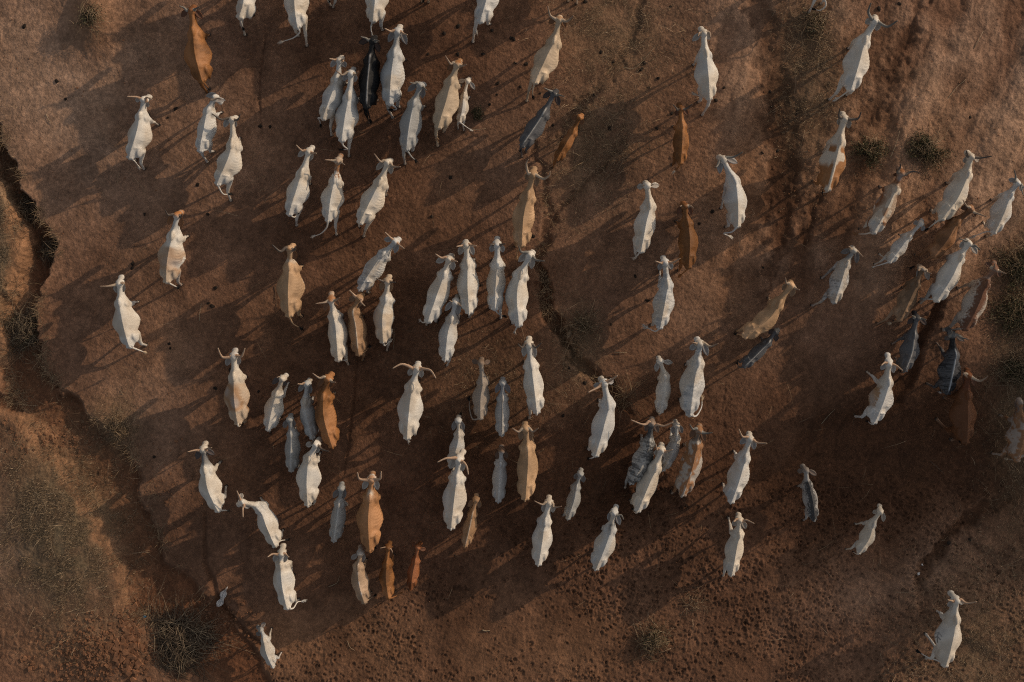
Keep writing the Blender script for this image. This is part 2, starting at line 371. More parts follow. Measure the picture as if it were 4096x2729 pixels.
# ---------------------------------------------------------------- the cattle: one canonical body, bent and coloured per animal
# canonical frame: +y forward, withers at y=0, tail head at y=-1.3, poll at y=.62; z up from the hooves, metres
RINGS = [ # y, top, bottom, half width, height of greatest width, top exponent, bottom exponent
    (-1.37, 1.19, 1.04, .030, 1.12, 2.0, 2), (-1.32, 1.255, .98, .075, 1.10, 1.5, 2), (-1.25, 1.285, .90, .125, 1.08, 1.3, 2), (-1.12, 1.315, .78, .185, 1.06, 1.25, 2),
    (-.98, 1.335, .72, .238, 1.06, 1.25, 2), (-.84, 1.345, .68, .258, 1.02, 1.3, 2.1), (-.70, 1.35, .63, .325, .98, 1.3, 2.1), (-.56, 1.35, .60, .36, .96, 1.3, 2.1),
    (-.42, 1.35, .61, .335, .96, 1.35, 2.1), (-.28, 1.355, .64, .275, .97, 1.4, 2), (-.12, 1.37, .67, .212, .98, 1.45, 2), (0.0, 1.385, .69, .20, 1.0, 1.5, 2),
    (.10, 1.375, .73, .185, 1.0, 1.6, 2), (.18, 1.365, .80, .150, 1.08, 1.8, 2), (.27, 1.37, .90, .094, 1.20, 2, 2), (.38, 1.40, 1.00, .080, 1.28, 2, 2),
    (.50, 1.45, 1.12, .080, 1.34, 2, 2), (.60, 1.50, 1.22, .078, 1.38, 2, 2), (.66, 1.49, 1.28, .05, 1.39, 2, 2)]
def loft(rings, n=28):
    V = []
    for (y, zt, zb, w, zm, pt, pb) in rings:
        for k in range(n):
            a = 2 * math.pi * k / n; s, c = math.sin(a), math.cos(a)
            p = pt if c > 0 else pb; hh = (zt - zm) if c > 0 else (zm - zb)
            r = (abs(s) ** p + abs(c) ** p) ** (-1 / p)
            V.append((w * s * r, y, zm + hh * c * r))
    m = len(rings)
    V += [(0, rings[0][0] - .01, rings[0][4]), (0, rings[-1][0] + .01, rings[-1][4])]
    Q = [(i * n + j, i * n + (j + 1) % n, (i + 1) * n + (j + 1) % n, (i + 1) * n + j) for i in range(m - 1) for j in range(n)]
    T = [(m * n, (j + 1) % n, j) for j in range(n)] + [(m * n + 1, (m - 1) * n + j, (m - 1) * n + (j + 1) % n) for j in range(n)]
    return V, Q, T
def ellipsoid(c, r, n=16, m=10):
    V = [(c[0] + r[0] * math.sin(math.pi * i / m) * math.cos(2 * math.pi * j / n), c[1] + r[1] * math.sin(math.pi * i / m) * math.sin(2 * math.pi * j / n), c[2] + r[2] * math.cos(math.pi * i / m))
         for i in range(1, m) for j in range(n)] + [(c[0], c[1], c[2] + r[2]), (c[0], c[1], c[2] - r[2])]
    Q = [(i * n + j, (i + 1) * n + j, (i + 1) * n + (j + 1) % n, i * n + (j + 1) % n) for i in range(m - 2) for j in range(n)]
    T = [((m - 1) * n, j, (j + 1) % n) for j in range(n)] + [((m - 1) * n + 1, (m - 2) * n + (j + 1) % n, (m - 2) * n + j) for j in range(n)]
    return V, Q, T
LEGS = {'fl': (-.15, .02), 'fr': (.15, .02), 'hl': (-.15, -1.10), 'hr': (.15, -1.10)}
HEAD_PITCH = math.radians(58)
POLL = np.array([0, .62, 1.46])
def build_proto(voxel=.021):
    g = Geo()
    g.add(*loft(RINGS))
    g.add(*ellipsoid((0, .02, 1.36), (.07, .15, .105)))                  # hump
    for s in (-1, 1):
        g.add(*ellipsoid((s * .13, -.02, 1.02), (.085, .17, .26)))        # shoulder blade
        g.add(*ellipsoid((s * .075, -1.30, 1.17), (.04, .05, .05), 12, 8))      # pin bone
        g.add(*ellipsoid((s * .15, -1.02, .98), (.10, .20, .26)))         # thigh
        g.add(*tube([(s * .13, .0, 1.0), (s * .15, -.01, .80), (s * .15, -.03, .66), (s * .15, .02, .50), (s * .15, .03, .40), (s * .15, .02, .33), (s * .15, .02, .20), (s * .15, .02, .12), (s * .15, .03, .05)],
                    [.11, .10, .075, .052, .050, .036, .032, .038, .036], 12))
        g.add(*tube([(s * .13, -1.0, 1.0), (s * .16, -.96, .82), (s * .16, -1.02, .68), (s * .15, -1.13, .56), (s * .15, -1.17, .48), (s * .15, -1.15, .38), (s * .15, -1.11, .20), (s * .15, -1.10, .12), (s * .15, -1.09, .05)],
                    [.14, .125, .085, .055, .052, .038, .034, .040, .038], 12))
    # dewlap
    g.add(*loft([(.02, .80, .62, .02, .7, 2, 2), (.12, .95, .66, .035, .8, 2, 2), (.24, 1.1, .76, .035, .95, 2, 2), (.36, 1.2, .90, .03, 1.05, 2, 2), (.46, 1.25, 1.05, .02, 1.15, 2, 2)], 16))
    # head: loft along the face axis
    cp, sp = math.cos(HEAD_PITCH), math.sin(HEAD_PITCH)
    hv, hq, ht = loft([(-.05, .02, -.12, .06, -.05, 2, 2), (0, .045, -.15, .088, -.05, 2.2, 2), (.07, .05, -.17, .098, -.05, 2.4, 2), (.15, .045, -.17, .105, -.05, 2.4, 2), (.22, .035, -.15, .085, -.045, 2.3, 2),
                       (.31, .022, -.12, .062, -.04, 2.2, 2), (.40, .026, -.12, .078, -.04, 2.2, 2), (.47, .012, -.11, .076, -.045, 2.2, 2), (.51, -.02, -.08, .045, -.05, 2, 2)], 20)
    hv = np.array(hv); y, z = hv[:, 1].copy(), hv[:, 2].copy()
    hv[:, 1] = POLL[1] + y * cp + z * sp; hv[:, 2] = POLL[2] + .03 - y * sp + z * cp
    g.add(hv, hq, ht)
    e = [ellipsoid((s * .10, POLL[1] + .15 * cp, POLL[2] - .15 * sp), (.025, .03, .03), 10, 6) for s in (-1, 1)]
    for k in e: g.add(*k)
    me = g.mesh('proto'); o = link('proto', me)
    md = o.modifiers.new('r', 'REMESH'); md.mode = 'VOXEL'; md.voxel_size = voxel; md.adaptivity = 0
    ms = o.modifiers.new('s', 'SMOOTH'); ms.factor = .5; ms.iterations = 2
    dg = bpy.context.evaluated_depsgraph_get(); ev = o.evaluated_get(dg); m2 = ev.to_mesh()
    V = np.empty(len(m2.vertices) * 3); m2.vertices.foreach_get('co', V); V = V.reshape(-1, 3)
    N = np.empty(len(m2.vertices) * 3, dtype=np.float32); m2.vertices.foreach_get('normal', N); N = N.reshape(-1, 3).astype(float)
    Qs = np.array([tuple(p.vertices) for p in m2.polygons if len(p.vertices) == 4]); Ts = [tuple(p.vertices) for p in m2.polygons if len(p.vertices) == 3]
    ev.to_mesh_clear(); bpy.data.objects.remove(o); bpy.data.meshes.remove(me)
    # bones and hollows under a thin hide
    ax = np.abs(V[:, 0]); yy = V[:, 1]; zz = V[:, 2]
    d = -.030 * np.exp(-(((ax - .17) / .09) ** 2 + ((yy + .80) / .075) ** 2 + ((zz - 1.20) / .10) ** 2))         # flank hollow
    d += -.022 * np.exp(-(((ax - .12) / .06) ** 2 + ((yy + 1.10) / .10) ** 2 + ((zz - 1.25) / .08) ** 2))
    d += -.020 * np.exp(-(((ax - .18) / .07) ** 2 + ((yy + .20) / .05) ** 2 + ((zz - 1.10) / .16) ** 2))         # behind the shoulder
    rib = sstep(-.80, -.70, yy) * sstep(-.14, -.24, yy) * sstep(.66, .80, zz) * sstep(1.30, 1.20, zz)
    d += .026 * np.exp(-((yy + 1.0 - .38 * ax) / .030) ** 2) * sstep(.02, .07, ax) * sstep(.27, .22, ax) * sstep(1.12, 1.18, zz)      # crest of the hips
    d += -.014 * np.exp(-(((ax - .10) / .07) ** 2 + ((yy + .84) / .07) ** 2)) * sstep(1.15, 1.25, zz)
    d += .0040 * rib * np.sin((yy + .45 * (zz - 1) + .02 * np.sin(zz * 23)) * 2 * math.pi / .088)
    d += .010 * np.exp(-(ax / .012) ** 2) * sstep(1.28, 1.32, zz) * sstep(.1, 0, yy)
    return V, N, d, Qs, np.array(Ts) if Ts else None
PV0, PN, PD, PQ, PT = build_proto()
PV = PV0 + PN * PD[:, None] * .8
P_LEGM = {}
for k, (lx, ly) in LEGS.items():
    axy = np.where(PV[:, 2] > .3, ly + (.0 if k[0] == 'f' else -.03), ly)
    dd = np.hypot(PV[:, 0] - lx, PV[:, 1] - axy)
    P_LEGM[k] = (1 - sstep(.15, .27, dd)) * np.clip((.78 - PV[:, 2]) / .68, 0, 1) * (np.sign(PV[:, 0]) == np.sign(lx))
P_HEAD = np.maximum(sstep(.53, .66, PV[:, 1] - .55 * (1.42 - PV[:, 2])), sstep(.62, .70, PV[:, 1]))
P_HEAD = sstep(.50, .64, PV[:, 1] + .35 * np.clip(1.42 - PV[:, 2], 0, .2) * 0)

WHITE = (.60, .555, .49); CREAM = (.58, .51, .42); SILVER = (.46, .45, .43); GREY = (.23, .225, .215); DKGREY = (.10, .10, .105); CHAR = (.045, .045, .048)
BLACK = (.010, .010, .011); TAN = (.42, .265, .15); FAWN = (.33, .195, .105); BUFF = (.50, .385, .27); RUST = (.26, .110, .036); DRUST = (.17, .06, .022); BROWN = (.25, .125, .060); DBROWN = (.085, .040, .022); TAUPE = (.30, .25, .205)
HORNC = {'pale': ((.42, .33, .24), (.20, .13, .09)), 'orange': ((.42, .265, .17), (.33, .235, .165)), 'dark': ((.17, .13, .10), (.05, .04, .035)), 'grey': ((.24, .22, .19), (.09, .08, .07))}
# coat: base + overlays painted by body region
COATS = {
    'white': dict(b=WHITE), 'white2': dict(b=WHITE, f=CREAM), 'cream': dict(b=CREAM), 'silver': dict(b=SILVER, n=(.35, .345, .33)), 'silver2': dict(b=(.55, .53, .495), n=SILVER),
    'whitegreyneck': dict(b=WHITE, n=DKGREY), 'grey': dict(b=GREY, r=SILVER), 'grey2': dict(b=(.32, .315, .30), r=SILVER, n=(.25, .245, .235)),
    'greydark': dict(b=DKGREY, r=(.42, .40, .37), h=CHAR), 'black': dict(b=BLACK, r=(.30, .29, .28)), 'tan': dict(b=TAN), 'tanwhitehead': dict(b=FAWN, h=WHITE), 'buff': dict(b=BUFF, h=RUST),
    'tanbelly': dict(b=TAN, h=RUST, n=CREAM, p=(WHITE, 'belly')), 'rust': dict(b=RUST), 'rustdark': dict(b=RUST, h=DRUST), 'drust': dict(b=(.24, .085, .03), h=DRUST, n=DRUST), 'brown': dict(b=BROWN, h=DBROWN, n=DBROWN),
    'dbrown': dict(b=(.115, .045, .018), h=DRUST, n=(.11, .035, .015)), 'taupe': dict(b=TAUPE, h=(.2, .14, .1)), 'fawn': dict(b=FAWN, r=CREAM),
    'brindle': dict(b=SILVER, p=((.13, .13, .13), 'stripe'), n=GREY), 'brindledk': dict(b=(.36, .35, .33), p=(CHAR, 'stripe'), n=CHAR, h=(.22, .16, .12)), 'brindlelt': dict(b=(.55, .53, .50), p=((.24, .25, .26), 'stripe'), n=SILVER),
    'brindlebr': dict(b=(.34, .31, .28), p=(DBROWN, 'stripe')), 'spothead': dict(b=WHITE, h=RUST, p=(RUST, 'neckspots')), 'pied': dict(b=(.54, .47, .39), p=((.20, .085, .035), 'patches'), h=(.20, .085, .035)),
    'rumpbrown': dict(b=(.50, .43, .35), p=((.27, .125, .05), 'rump')), 'flank': dict(b=(.60, .57, .53), p=(FAWN, 'flank')), 'saddle': dict(b=(.38, .325, .275), p=((.13, .06, .035), 'saddle'), h=(.15, .07, .04), n=(.17, .08, .045)),
    'mottle': dict(b=(.36, .32, .28), p=(BROWN, 'mottle'), h=BROWN, n=(.13, .09, .065)), 'tansaddle': dict(b=WHITE, p=(FAWN, 'tansaddle'), h=(.40, .17, .06)), 'tanback': dict(b=WHITE, p=(BUFF, 'tansaddle'), h=(.42, .25, .13)),
    'witherpatch': dict(b=SILVER, p=(CHAR, 'withers')), 'calfdark': dict(b=(.30, .285, .27), p=(CHAR, 'saddle'), h=(.2, .17, .15)), 'blackgrey': dict(b=(.085, .085, .09), p=(BLACK, 'stripe'), n=BLACK, h=(.12, .12, .12), r=(.4, .42, .44)),
    'palebrown': dict(b=(.34, .27, .22), n=(.20, .14, .11), p=(BROWN, 'mottle')), 'orange': dict(b=(.36, .175, .075), h=WHITE, p=(CREAM, 'withers')), 'whitehead_rust': dict(b=CREAM, h=(.35, .16, .07)),
    'whitehump': dict(b=CREAM, h=(.50, .46, .42), p=(FAWN, 'body')), 'darkhead': dict(b=SILVER, h=GREY), 'brownhead': dict(b=(.37, .365, .36), h=(.16, .095, .06), r=SILVER), 'greyspine': dict(b=(.37, .36, .345), n=(.26, .26, .27), r=(.12, .11, .105)),
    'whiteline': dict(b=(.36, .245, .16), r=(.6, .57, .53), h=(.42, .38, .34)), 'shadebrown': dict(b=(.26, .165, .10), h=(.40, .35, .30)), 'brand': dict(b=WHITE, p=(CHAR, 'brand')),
}
def paint(coat, V, seed, head):
    c = COATS[coat]; n = len(V); C = np.tile(np.array(c['b'], float), (n, 1))
    x, y, z = V.T; ax = np.abs(x)
    def mix(col, m):
        nonlocal C
        m = np.clip(m, 0, 1)[:, None]; C = C * (1 - m) + np.array(col) * m
    nz = vnoise3(V * 5 + 31, seed); nf = vnoise3(V * 14 + 7, seed + 1); nff = vnoise3(V * 30 + 7, seed + 2)
    if 'f' in c: mix(c['f'], .7 * sstep(.45, .7, nz))
    if 'n' in c: mix(c['n'], sstep(.05, .30, y + .15 * (nf - .5)) * (1 - head) * .9)
    if 'p' in c:
        pc, kind = c['p']
        if kind == 'stripe': m = sstep(.40, .72, .6 * vnoise3(V * np.array([5.0, 34, 5.0]) + 2.5 * nf[:, None], seed + 3) + .4 * nz) * .85
        elif kind == 'patches': m = sstep(.44, .47, vnoise3(V * np.array([5.2, 4.4, 4.2]) + 50, seed + 9) + .12 * (nf - .5)) * sstep(.12, .05, y) + sstep(.05, .12, y) 
        elif kind == 'neckspots': m = sstep(.56, .60, vnoise3(V * 20, seed)) * sstep(.04, .10, y) + sstep(.22, .34, y + .1 * (nf - .5)) * .8
        elif kind == 'rump': m = np.maximum(1.2 * sstep(-.66, -.80, y + .2 * (nz - .5)) * sstep(-1.3, -1.15, y), sstep(.40, .55, nz) * sstep(-.05, -.2, y)) * sstep(.02, .05, ax)
        elif kind == 'flank': m = sstep(.10, .20, -x + .12 * (nff - .5)) * sstep(-.95, -.80, y) * sstep(-.05, -.2, y + .1 * (nf - .5))
        elif kind == 'saddle': m = sstep(.24, .10, ax + .22 * (nff - .5) + .12 * (nz - .5)) * sstep(.9, 1.0, z) * sstep(.2, .1, y - .05)
        elif kind == 'mottle': m = sstep(.42, .62, .6 * nz + .4 * nf)
        elif kind == 'tansaddle': m = sstep(-.20, -.42, y + .3 * (nz - .5)) * sstep(.25, .5, nz + .3 * sstep(1.1, 1.3, z)) * .85
        elif kind == 'withers': m = np.exp(-((ax / .07) ** 2 + ((y - .12) / .14) ** 2)) * 1.3 * sstep(1.15, 1.3, z)
        elif kind == 'body': m = sstep(-.10, -.22, y + .05 * (nf - .5))
        elif kind == 'belly': m = sstep(.98, .90, z + .1 * (nf - .5)) * (x > 0) * sstep(-1.0, -.9, y) * sstep(-.2, -.35, y)
        elif kind == 'brand':
            m = np.zeros(n)
            for (a, b) in (((-.75, .85), (-.45, .85)), ((-.45, .85), (-.53, .75)), ((-.45, .85), (-.53, .95)), ((-.58, .85), (-.64, .77)), ((-.58, .85), (-.64, .93))):
                a = np.array((a[0], a[1] + .20)); b = np.array((b[0], b[1] + .20)); p = np.stack([y, z], 1)
                t = np.clip(((p - a) @ (b - a)) / ((b - a) @ (b - a)), 0, 1); dd = np.linalg.norm(p - a - t[:, None] * (b - a), axis=1)
                m = np.maximum(m, sstep(.020, .010, dd))
            m = m * (x < -.1) * .85
        mix(pc, m * (1 - head))
    if 'r' in c: mix(c['r'], np.exp(-(ax / .022) ** 2) * sstep(1.26, 1.31, z) * sstep(.25, .1, y) * (.6 + .6 * nf))
    if 'h' in c: mix(c['h'], head)
    # eyes, and the dark hair round them
    dy = (y - POLL[1]) * math.cos(HEAD_PITCH) - (z - POLL[2]) * math.sin(HEAD_PITCH)
    mix((.02, .015, .012), (sstep(.034, .018, np.hypot(dy - .15, ax - .105))) * head)
    mix(np.array(c['b']) * .55, .5 * sstep(.06, .02, np.abs(dy - .30)) * head)
    # legs a little dirty with red dust, muzzle dark
    mix((.30, .20, .14), .45 * sstep(.50, .05, z) * (.5 + nz))
    mz = sstep(.40, .47, (y - POLL[1]) * math.cos(HEAD_PITCH) + (POLL[2] + .03 - z) * math.sin(HEAD_PITCH)) * (y > .6)
    mix((.12, .10, .09) if sum(c['b']) < 1.2 else (.30, .27, .26), mz * .7)
    lo = vnoise3(V * 2.6 + 11, seed + 6); hi_ = vnoise3(V * 45, seed + 7)
    if sum(c['b']) > 1.3: mix((.46, .385, .30), .6 * sstep(.42, .72, lo) + .25 * sstep(.6, .9, nf)); mix((.36, .36, .36), .5 * sstep(.45, .2, lo) * (1 - head))
    elif sum(c['b']) > .3 and c['b'][0] > 1.6 * c['b'][2]: mix(np.array(c['b']) * (.8 if c['b'][0] > .3 else .7 if c['b'][0] < .22 else .55), .9 * sstep(.44, .70, lo) + .5 * sstep(.5, .75, nf)); mix(np.array(c['b']) * 1.25 + .02, .8 * sstep(.46, .25, lo))
    C *= (.91 + .14 * nz + .05 * hi_)[:, None]
    return C

def tuft_mesh(p, d, L, col, seed):
    r = random.Random(seed); g = Geo(); d = np.asarray(d, float); d /= np.linalg.norm(d) + 1e-9
    a = np.cross(d, (0, 0, 1.0)); 
    if np.linalg.norm(a) < .1: a = np.array([1.0, 0, 0])
    a /= np.linalg.norm(a); b = np.cross(a, d)
    for k in range(34):
        t = r.uniform(0, .45) * L; q = p + d * (t - .25 * L); s = r.gauss(0, .18); u = r.gauss(0, .15); l = L * r.uniform(.45, .8)
        e = q + (d + a * s + b * u) / 1.05 * l; m = (q + e) / 2 + a * r.gauss(0, .01)
        V, Qd, T = tube([q, m, e], [.009, .008, .001], 4); g.add(V, Qd, T, col)
    return g.mesh('tail_tuft', M_HORN)

HOOF = None
def hoof_mesh():
    g = Geo()
    for s in (-1, 1):                     # two cloven claws
        V, Qd, T = tube([(s * .021, 0, .085), (s * .022, .008, .045), (s * .024, .02, 0)], [.021, .027, .030], 8); V[:, 1] = V[:, 1] * 1.35; g.add(V, Qd, T)
    return g.mesh('hoof', M_HOOF)
HOOF = hoof_mesh()

TS = 1024 * 2.2959 / 1024 
def tp(tile, p):
    return np.array([tile[0] * 1024 + p[0] / 2.2959, (2046 if tile[1] == 3 else tile[1] * 683) + p[1] / 2.2959])
count = [0]
HERD = []
def cow(tile, P, W, B, T, bw, coat, label, M=None, L_=None, R_=None, el=None, er=None, tl=None, tuft=BLACK, horn='pale', hs=1.0, **feet):
    count[0] += 1; seed = count[0]; r = random.Random(seed * 13)
    q = lambda p: tp(tile, p)
    P, W, B, T = q(P), q(W), q(B), q(T)
    s = 1.0
    for _ in range(4):
        g0 = ground_z(*px2w(*W, 0)[:2])
        w3 = px2w(*W, 1.38 * s + g0); t3 = px2w(*T, 1.26 * s + g0); b3 = px2w(*B, 1.35 * s + g0); p3 = px2w(*P, 1.49 * s + g0)
        LL = np.linalg.norm(w3[:2] - b3[:2]) + np.linalg.norm(b3[:2] - t3[:2])
        s = min(max(LL / 1.27, .45), 1.12)
    calf = s < .80
    neckL = np.linalg.norm(p3[:2] - w3[:2])
    sh = (.42 + .58 * s) * 1.18                                          # head scale
    base = np.array([w3[0], w3[1], 0]) * .5 + np.array([t3[0], t3[1], 0]) * .5
    gz = min(ground_z(base[0], base[1]), g0 + .05)
    gz = ground_z(base[0], base[1])
    C = catmull([t3[:2], b3[:2], w3[:2], p3[:2]], 24)
    seg = np.linalg.norm(np.diff(C, axis=0), axis=1); A = np.concatenate([[0], np.cumsum(seg)])
    iw = 48; Aw = A[iw]; Ap = A[-1]
    # canonical y -> arc length
    ky = np.array([-3.0, -1.3, 0, .62, 3.0]); ka = np.array([-1.7 * s, 0, Aw, Ap, Ap + 2.38 * s])
    Tn = np.gradient(C, axis=0); Tn /= np.linalg.norm(Tn, axis=1)[:, None]
    def deform(V, wfac):
        a = np.interp(V[:, 1], ky, ka); ac = np.clip(a, 0, Ap)
        cx = np.interp(ac, A, C[:, 0]); cy = np.interp(ac, A, C[:, 1])
        tx = np.interp(ac, A, Tn[:, 0]); ty = np.interp(ac, A, Tn[:, 1]); nn = np.hypot(tx, ty); tx /= nn; ty /= nn
        ex = a - ac; lat = V[:, 0] * wfac
        return np.stack([cx + tx * ex + ty * lat, cy + ty * ex - tx * lat, V[:, 2] * s], 1)
    # belly width
    k = (H - 1.0 * s) / FPX
    wb = (bw / 2.2959 * k) / .72
    ratio = min(max(wb / s, .72), 1.28)
    gyy = np.exp(-((PV[:, 1] + .58) / .45) ** 2)
    wf = s * (1 + (ratio - 1) * gyy + (.88 if calf else 1.0) * 0)
    if calf: wf = wf * .94
    thin = r.uniform(.4, 1.25); sk = 1 - P_HEAD
    lump = (vnoise3(PV0 * 7 + seed * 3.1, seed) - .5) * .013 + (vnoise3(PV0 * np.array([16, 16, 9]) + seed, seed + 5) - .5) * .0035
    PVc = PV0 + PN * (PD * thin + lump * sk * sstep(.7, .95, PV0[:, 2]))[:, None]
    V = deform(PVc, wf)
    # head as a rigid piece at the poll
    yaw0 = math.atan2(*(Tn[-1][::-1] * [1, 1])) if False else math.atan2(Tn[-1][1], Tn[-1][0])
    mz = q(M) if M is not None else None
    hz = (POLL[2]) * s
    pp = np.array([p3[0], p3[1], hz])
    yaw = yaw0 + r.uniform(-.06, .06); pitch = HEAD_PITCH + r.uniform(-.02, .12)
    if mz is not None:
        best = 1e9
        for yw in np.linspace(-1.7, 1.7, 35):
            for pt in np.radians([25, 35, 45, 52, 58, 64, 70]):
                m3 = pp + .50 * sh * np.array([math.cos(pt) * math.cos(yaw0 + yw), math.cos(pt) * math.sin(yaw0 + yw), -math.sin(pt)])
                e = np.linalg.norm(w2px(m3 + np.array([0, 0, g0])) - mz) + 3 * abs(yw) + 12 * abs(pt - HEAD_PITCH)
                if e < best: best = e; yaw = yaw0 + yw; pitch = pt
    dp = pitch - HEAD_PITCH
    fwd = np.array([math.cos(yaw), math.sin(yaw), 0]); rt = np.array([math.sin(yaw), -math.cos(yaw), 0])
    def headx(V0):
        d = (V0 - POLL) * sh; y = d[:, 1] * math.cos(dp) + d[:, 2] * math.sin(dp); z = -d[:, 1] * math.sin(dp) + d[:, 2] * math.cos(dp)
        return pp + np.outer(y, fwd) + np.outer(d[:, 0], rt) + np.outer(z, [0, 0, 1])
    hm = P_HEAD[:, None]
    V = V * (1 - hm) + headx(PV) * hm
    # legs reach for their hoof prints
    side = {'fl': 1, 'fr': -1, 'hl': -1, 'hr': 1}; ph = r.choice((-1, 1)) * r.uniform(.08, .22); feetpos = {}
    for kk, (lx, ly) in LEGS.items():
        f0 = deform(np.array([[lx, ly, 0]]), s)[0]
        f1 = f0.copy()
        t2 = np.array([np.interp(np.interp(ly, ky, ka), A, Tn[:, 0]), np.interp(np.interp(ly, ky, ka), A, Tn[:, 1])]); t2 /= np.linalg.norm(t2)
        f1[:2] += t2 * side[kk] * ph * s
        if kk in feet:
            tgt = px2w(*q(feet[kk]), .03 + gz); dv = tgt[:2] - f0[:2]; dl = np.linalg.norm(dv)
            if dl > .62 * s: dv *= .62 * s / dl
            f1[:2] = f0[:2] + dv
        dlt = f1[:2] - f0[:2]; V[:, :2] += P_LEGM[kk][:, None] * dlt
        feetpos[kk] = (f1, t2)
    org = np.array([base[0], base[1], gz])
    rest = PV.copy()
    Cc = paint(coat, rest, seed, P_HEAD)
    c0 = COATS[coat]; bc = np.array(c0['b']); hc = np.array(c0.get('h', c0.get('n', c0['b'])))
    g = Geo(); Vl = V - np.array([org[0], org[1], 0])
    g.add(Vl, PQ, PT, Cc)
    # ears: cupped leaves reaching for their tips
    earL = .235 * (.55 + .45 * s)
    for sd_, tip in ((-1, el), (1, er)):
        b_ = headx(np.array([[sd_ * .085, POLL[1] + .01, POLL[2] - .055]]))[0]
        if tip is not None:
            tw = px2w(*q(tip), hz - .12 * sh + gz) - np.array([0, 0, gz])
            dv = tw - b_; l = np.linalg.norm(dv); dv /= l; l = min(max(l * 1.12, .17 * sh), .32 * sh)
        else:
            dv = rt * sd_ * .75 - fwd * .45 + np.array([0, 0, -.35]); dv /= np.linalg.norm(dv); l = earL * .85
        dv = dv * np.array([1, 1, 1]); sidev = np.cross(dv, [0, 0, 1.0]); sidev /= np.linalg.norm(sidev) + 1e-9; upv = np.cross(sidev, dv)
        vs = []; m = 7; ts = np.linspace(0, 1, m); ws = np.array([.028, .045, .060, .063, .055, .036, .006]) * sh * 1.15
        for t, w in zip(ts, ws):
            c = b_ + dv * l * t + np.array([0, 0, -.03 * t * t * sh])
            for u_, h_ in ((-1, .35), (-.5, .05), (0, -.08), (.5, .05), (1, .35), (.5, -.13), (0, -.25), (-.5, -.13)):
                vs.append(c + sidev * w * u_ + upv * w * h_)
        n = 8; Qe = [(i * n + j, i * n + (j + 1) % n, (i + 1) * n + (j + 1) % n, (i + 1) * n + j) for i in range(m - 1) for j in range(n)]
        vs = np.array(vs); ce = np.tile(hc * .42 + np.array([.05, .028, .02]), (len(vs), 1)); rim = np.tile([1, 0, 0, 0, 1, 0, 0, 0], m).astype(bool)
        ce[rim] = hc * .95
        vs = np.vstack([vs, vs[:8].mean(0), vs[-8:].mean(0)]); ce = np.vstack([ce, ce[:2]])
        Te = [(m * n, (j + 1) % n, j) for j in range(n)] + [(m * n + 1, (m - 1) * n + j, (m - 1) * n + (j + 1) % n) for j in range(n)]
        g.add(vs - np.array([org[0], org[1], 0]), Qe, Te, ce)
    # tail
    t0 = deform(np.array([[0, -1.30, 1.24]]), s)[0]; back = -Tn[0]
    if tl:
        tt = [q(p) for p in tl]; dz = np.linspace(1.18, .72 if len(tl) > 1 else .8, len(tt) + 1)[1:] * s
        pts = [t0] + [px2w(*p, z_ + gz) - np.array([0, 0, gz]) for p, z_ in zip(tt, dz)]
        if np.linalg.norm(pts[1][:2] - pts[0][:2]) < .1 * s: pts.pop(1)
    else:
        bk = np.array([back[0], back[1], 0]) * s; jx = np.array([r.uniform(-.06, .06), r.uniform(-.03, .03), 0]) * s
        pts = [t0, t0 + bk * .07 + np.array([0, 0, -.06 * s]), t0 + bk * .08 + jx * .5 + np.array([0, 0, -.35 * s]), t0 + bk * .05 + jx + np.array([0, 0, -.68 * s])]
    if len(pts) < 2: pts.append(pts[-1] + np.array([0, 0, -.3]))
    tc = catmull(pts, 6); tr = np.linspace(.030, .011, len(tc)) * (.5 + .5 * s)
    tv, tq, t3_ = tube(tc, tr, 8); g.add(tv - np.array([org[0], org[1], 0]), tq, t3_, bc * .97)
    body = g.mesh('body', None); 
    # rename colour attribute to the hide's
    body.color_attributes['col'].name = 'coat'; body.materials.append(M_HIDE)
    root = empty('zebu_calf' if calf else 'zebu_cow', (org[0], org[1], gz))
    tag(root, label, 'calf' if calf else 'cow', 'zebu cattle of the walking herd')
    link('body', body, root)
    te = tc[-1] - tc[-3]; tcol = tuft if not isinstance(tuft, str) else eval(tuft)
    link('tail_tuft', tuft_mesh(tc[-1] - np.array([org[0], org[1], 0]), te, (.26 if not calf else .17) * (.4 + .6 * s), tcol, seed), root)
    for kk, (f1, t2) in feetpos.items():
        h = link('hoof', HOOF, root, (f1[0] - org[0], f1[1] - org[1], 0)); h.scale = (s * 1.05,) * 3; h.rotation_euler = (0, 0, math.atan2(t2[1], t2[0]) - math.pi / 2)
        h.location.z = -.01
    # horns
    hc0, hc1 = HORNC[horn]
    for sd_, hp in ((-1, L_), (1, R_)):
        if hp is None: continue
        b_ = headx(np.array([[sd_ * .055, POLL[1] - .0, POLL[2] + .005]]))[0]; b2 = headx(np.array([[sd_ * .10, POLL[1] - .0, POLL[2] + .015]]))[0]
        if len(hp) == 2 and not isinstance(hp[0], tuple): hp = [hp]
        nh = len(hp); zz = np.linspace(.06, .20 if nh > 1 else .05, nh) * hs
        hpts = [b_, b2] + [px2w(*q(p), hz + z_ + gz) - np.array([0, 0, gz]) for p, z_ in zip(hp, zz)]
        hcv = catmull(hpts, 7); m = len(hcv); rad = np.linspace(1, .18, m) ** .8 * (.054 if nh > 1 else .032) * hs * (.5 + .5 * s)
        hv, hq, ht = tube(hcv, rad, 10); gg = Geo(); tcol_ = np.repeat(np.linspace(0, 1, m), 10); tcol_ = np.append(tcol_, [0, 1])[:, None] ** 1.5
        gg.add(hv - np.array([org[0], org[1], 0]), hq, ht, np.array(hc0) * (1 - tcol_) + np.array(hc1) * tcol_)
        link('horn', gg.mesh('horn', M_HORN), root)
    HERD.append((root, s))
    return root

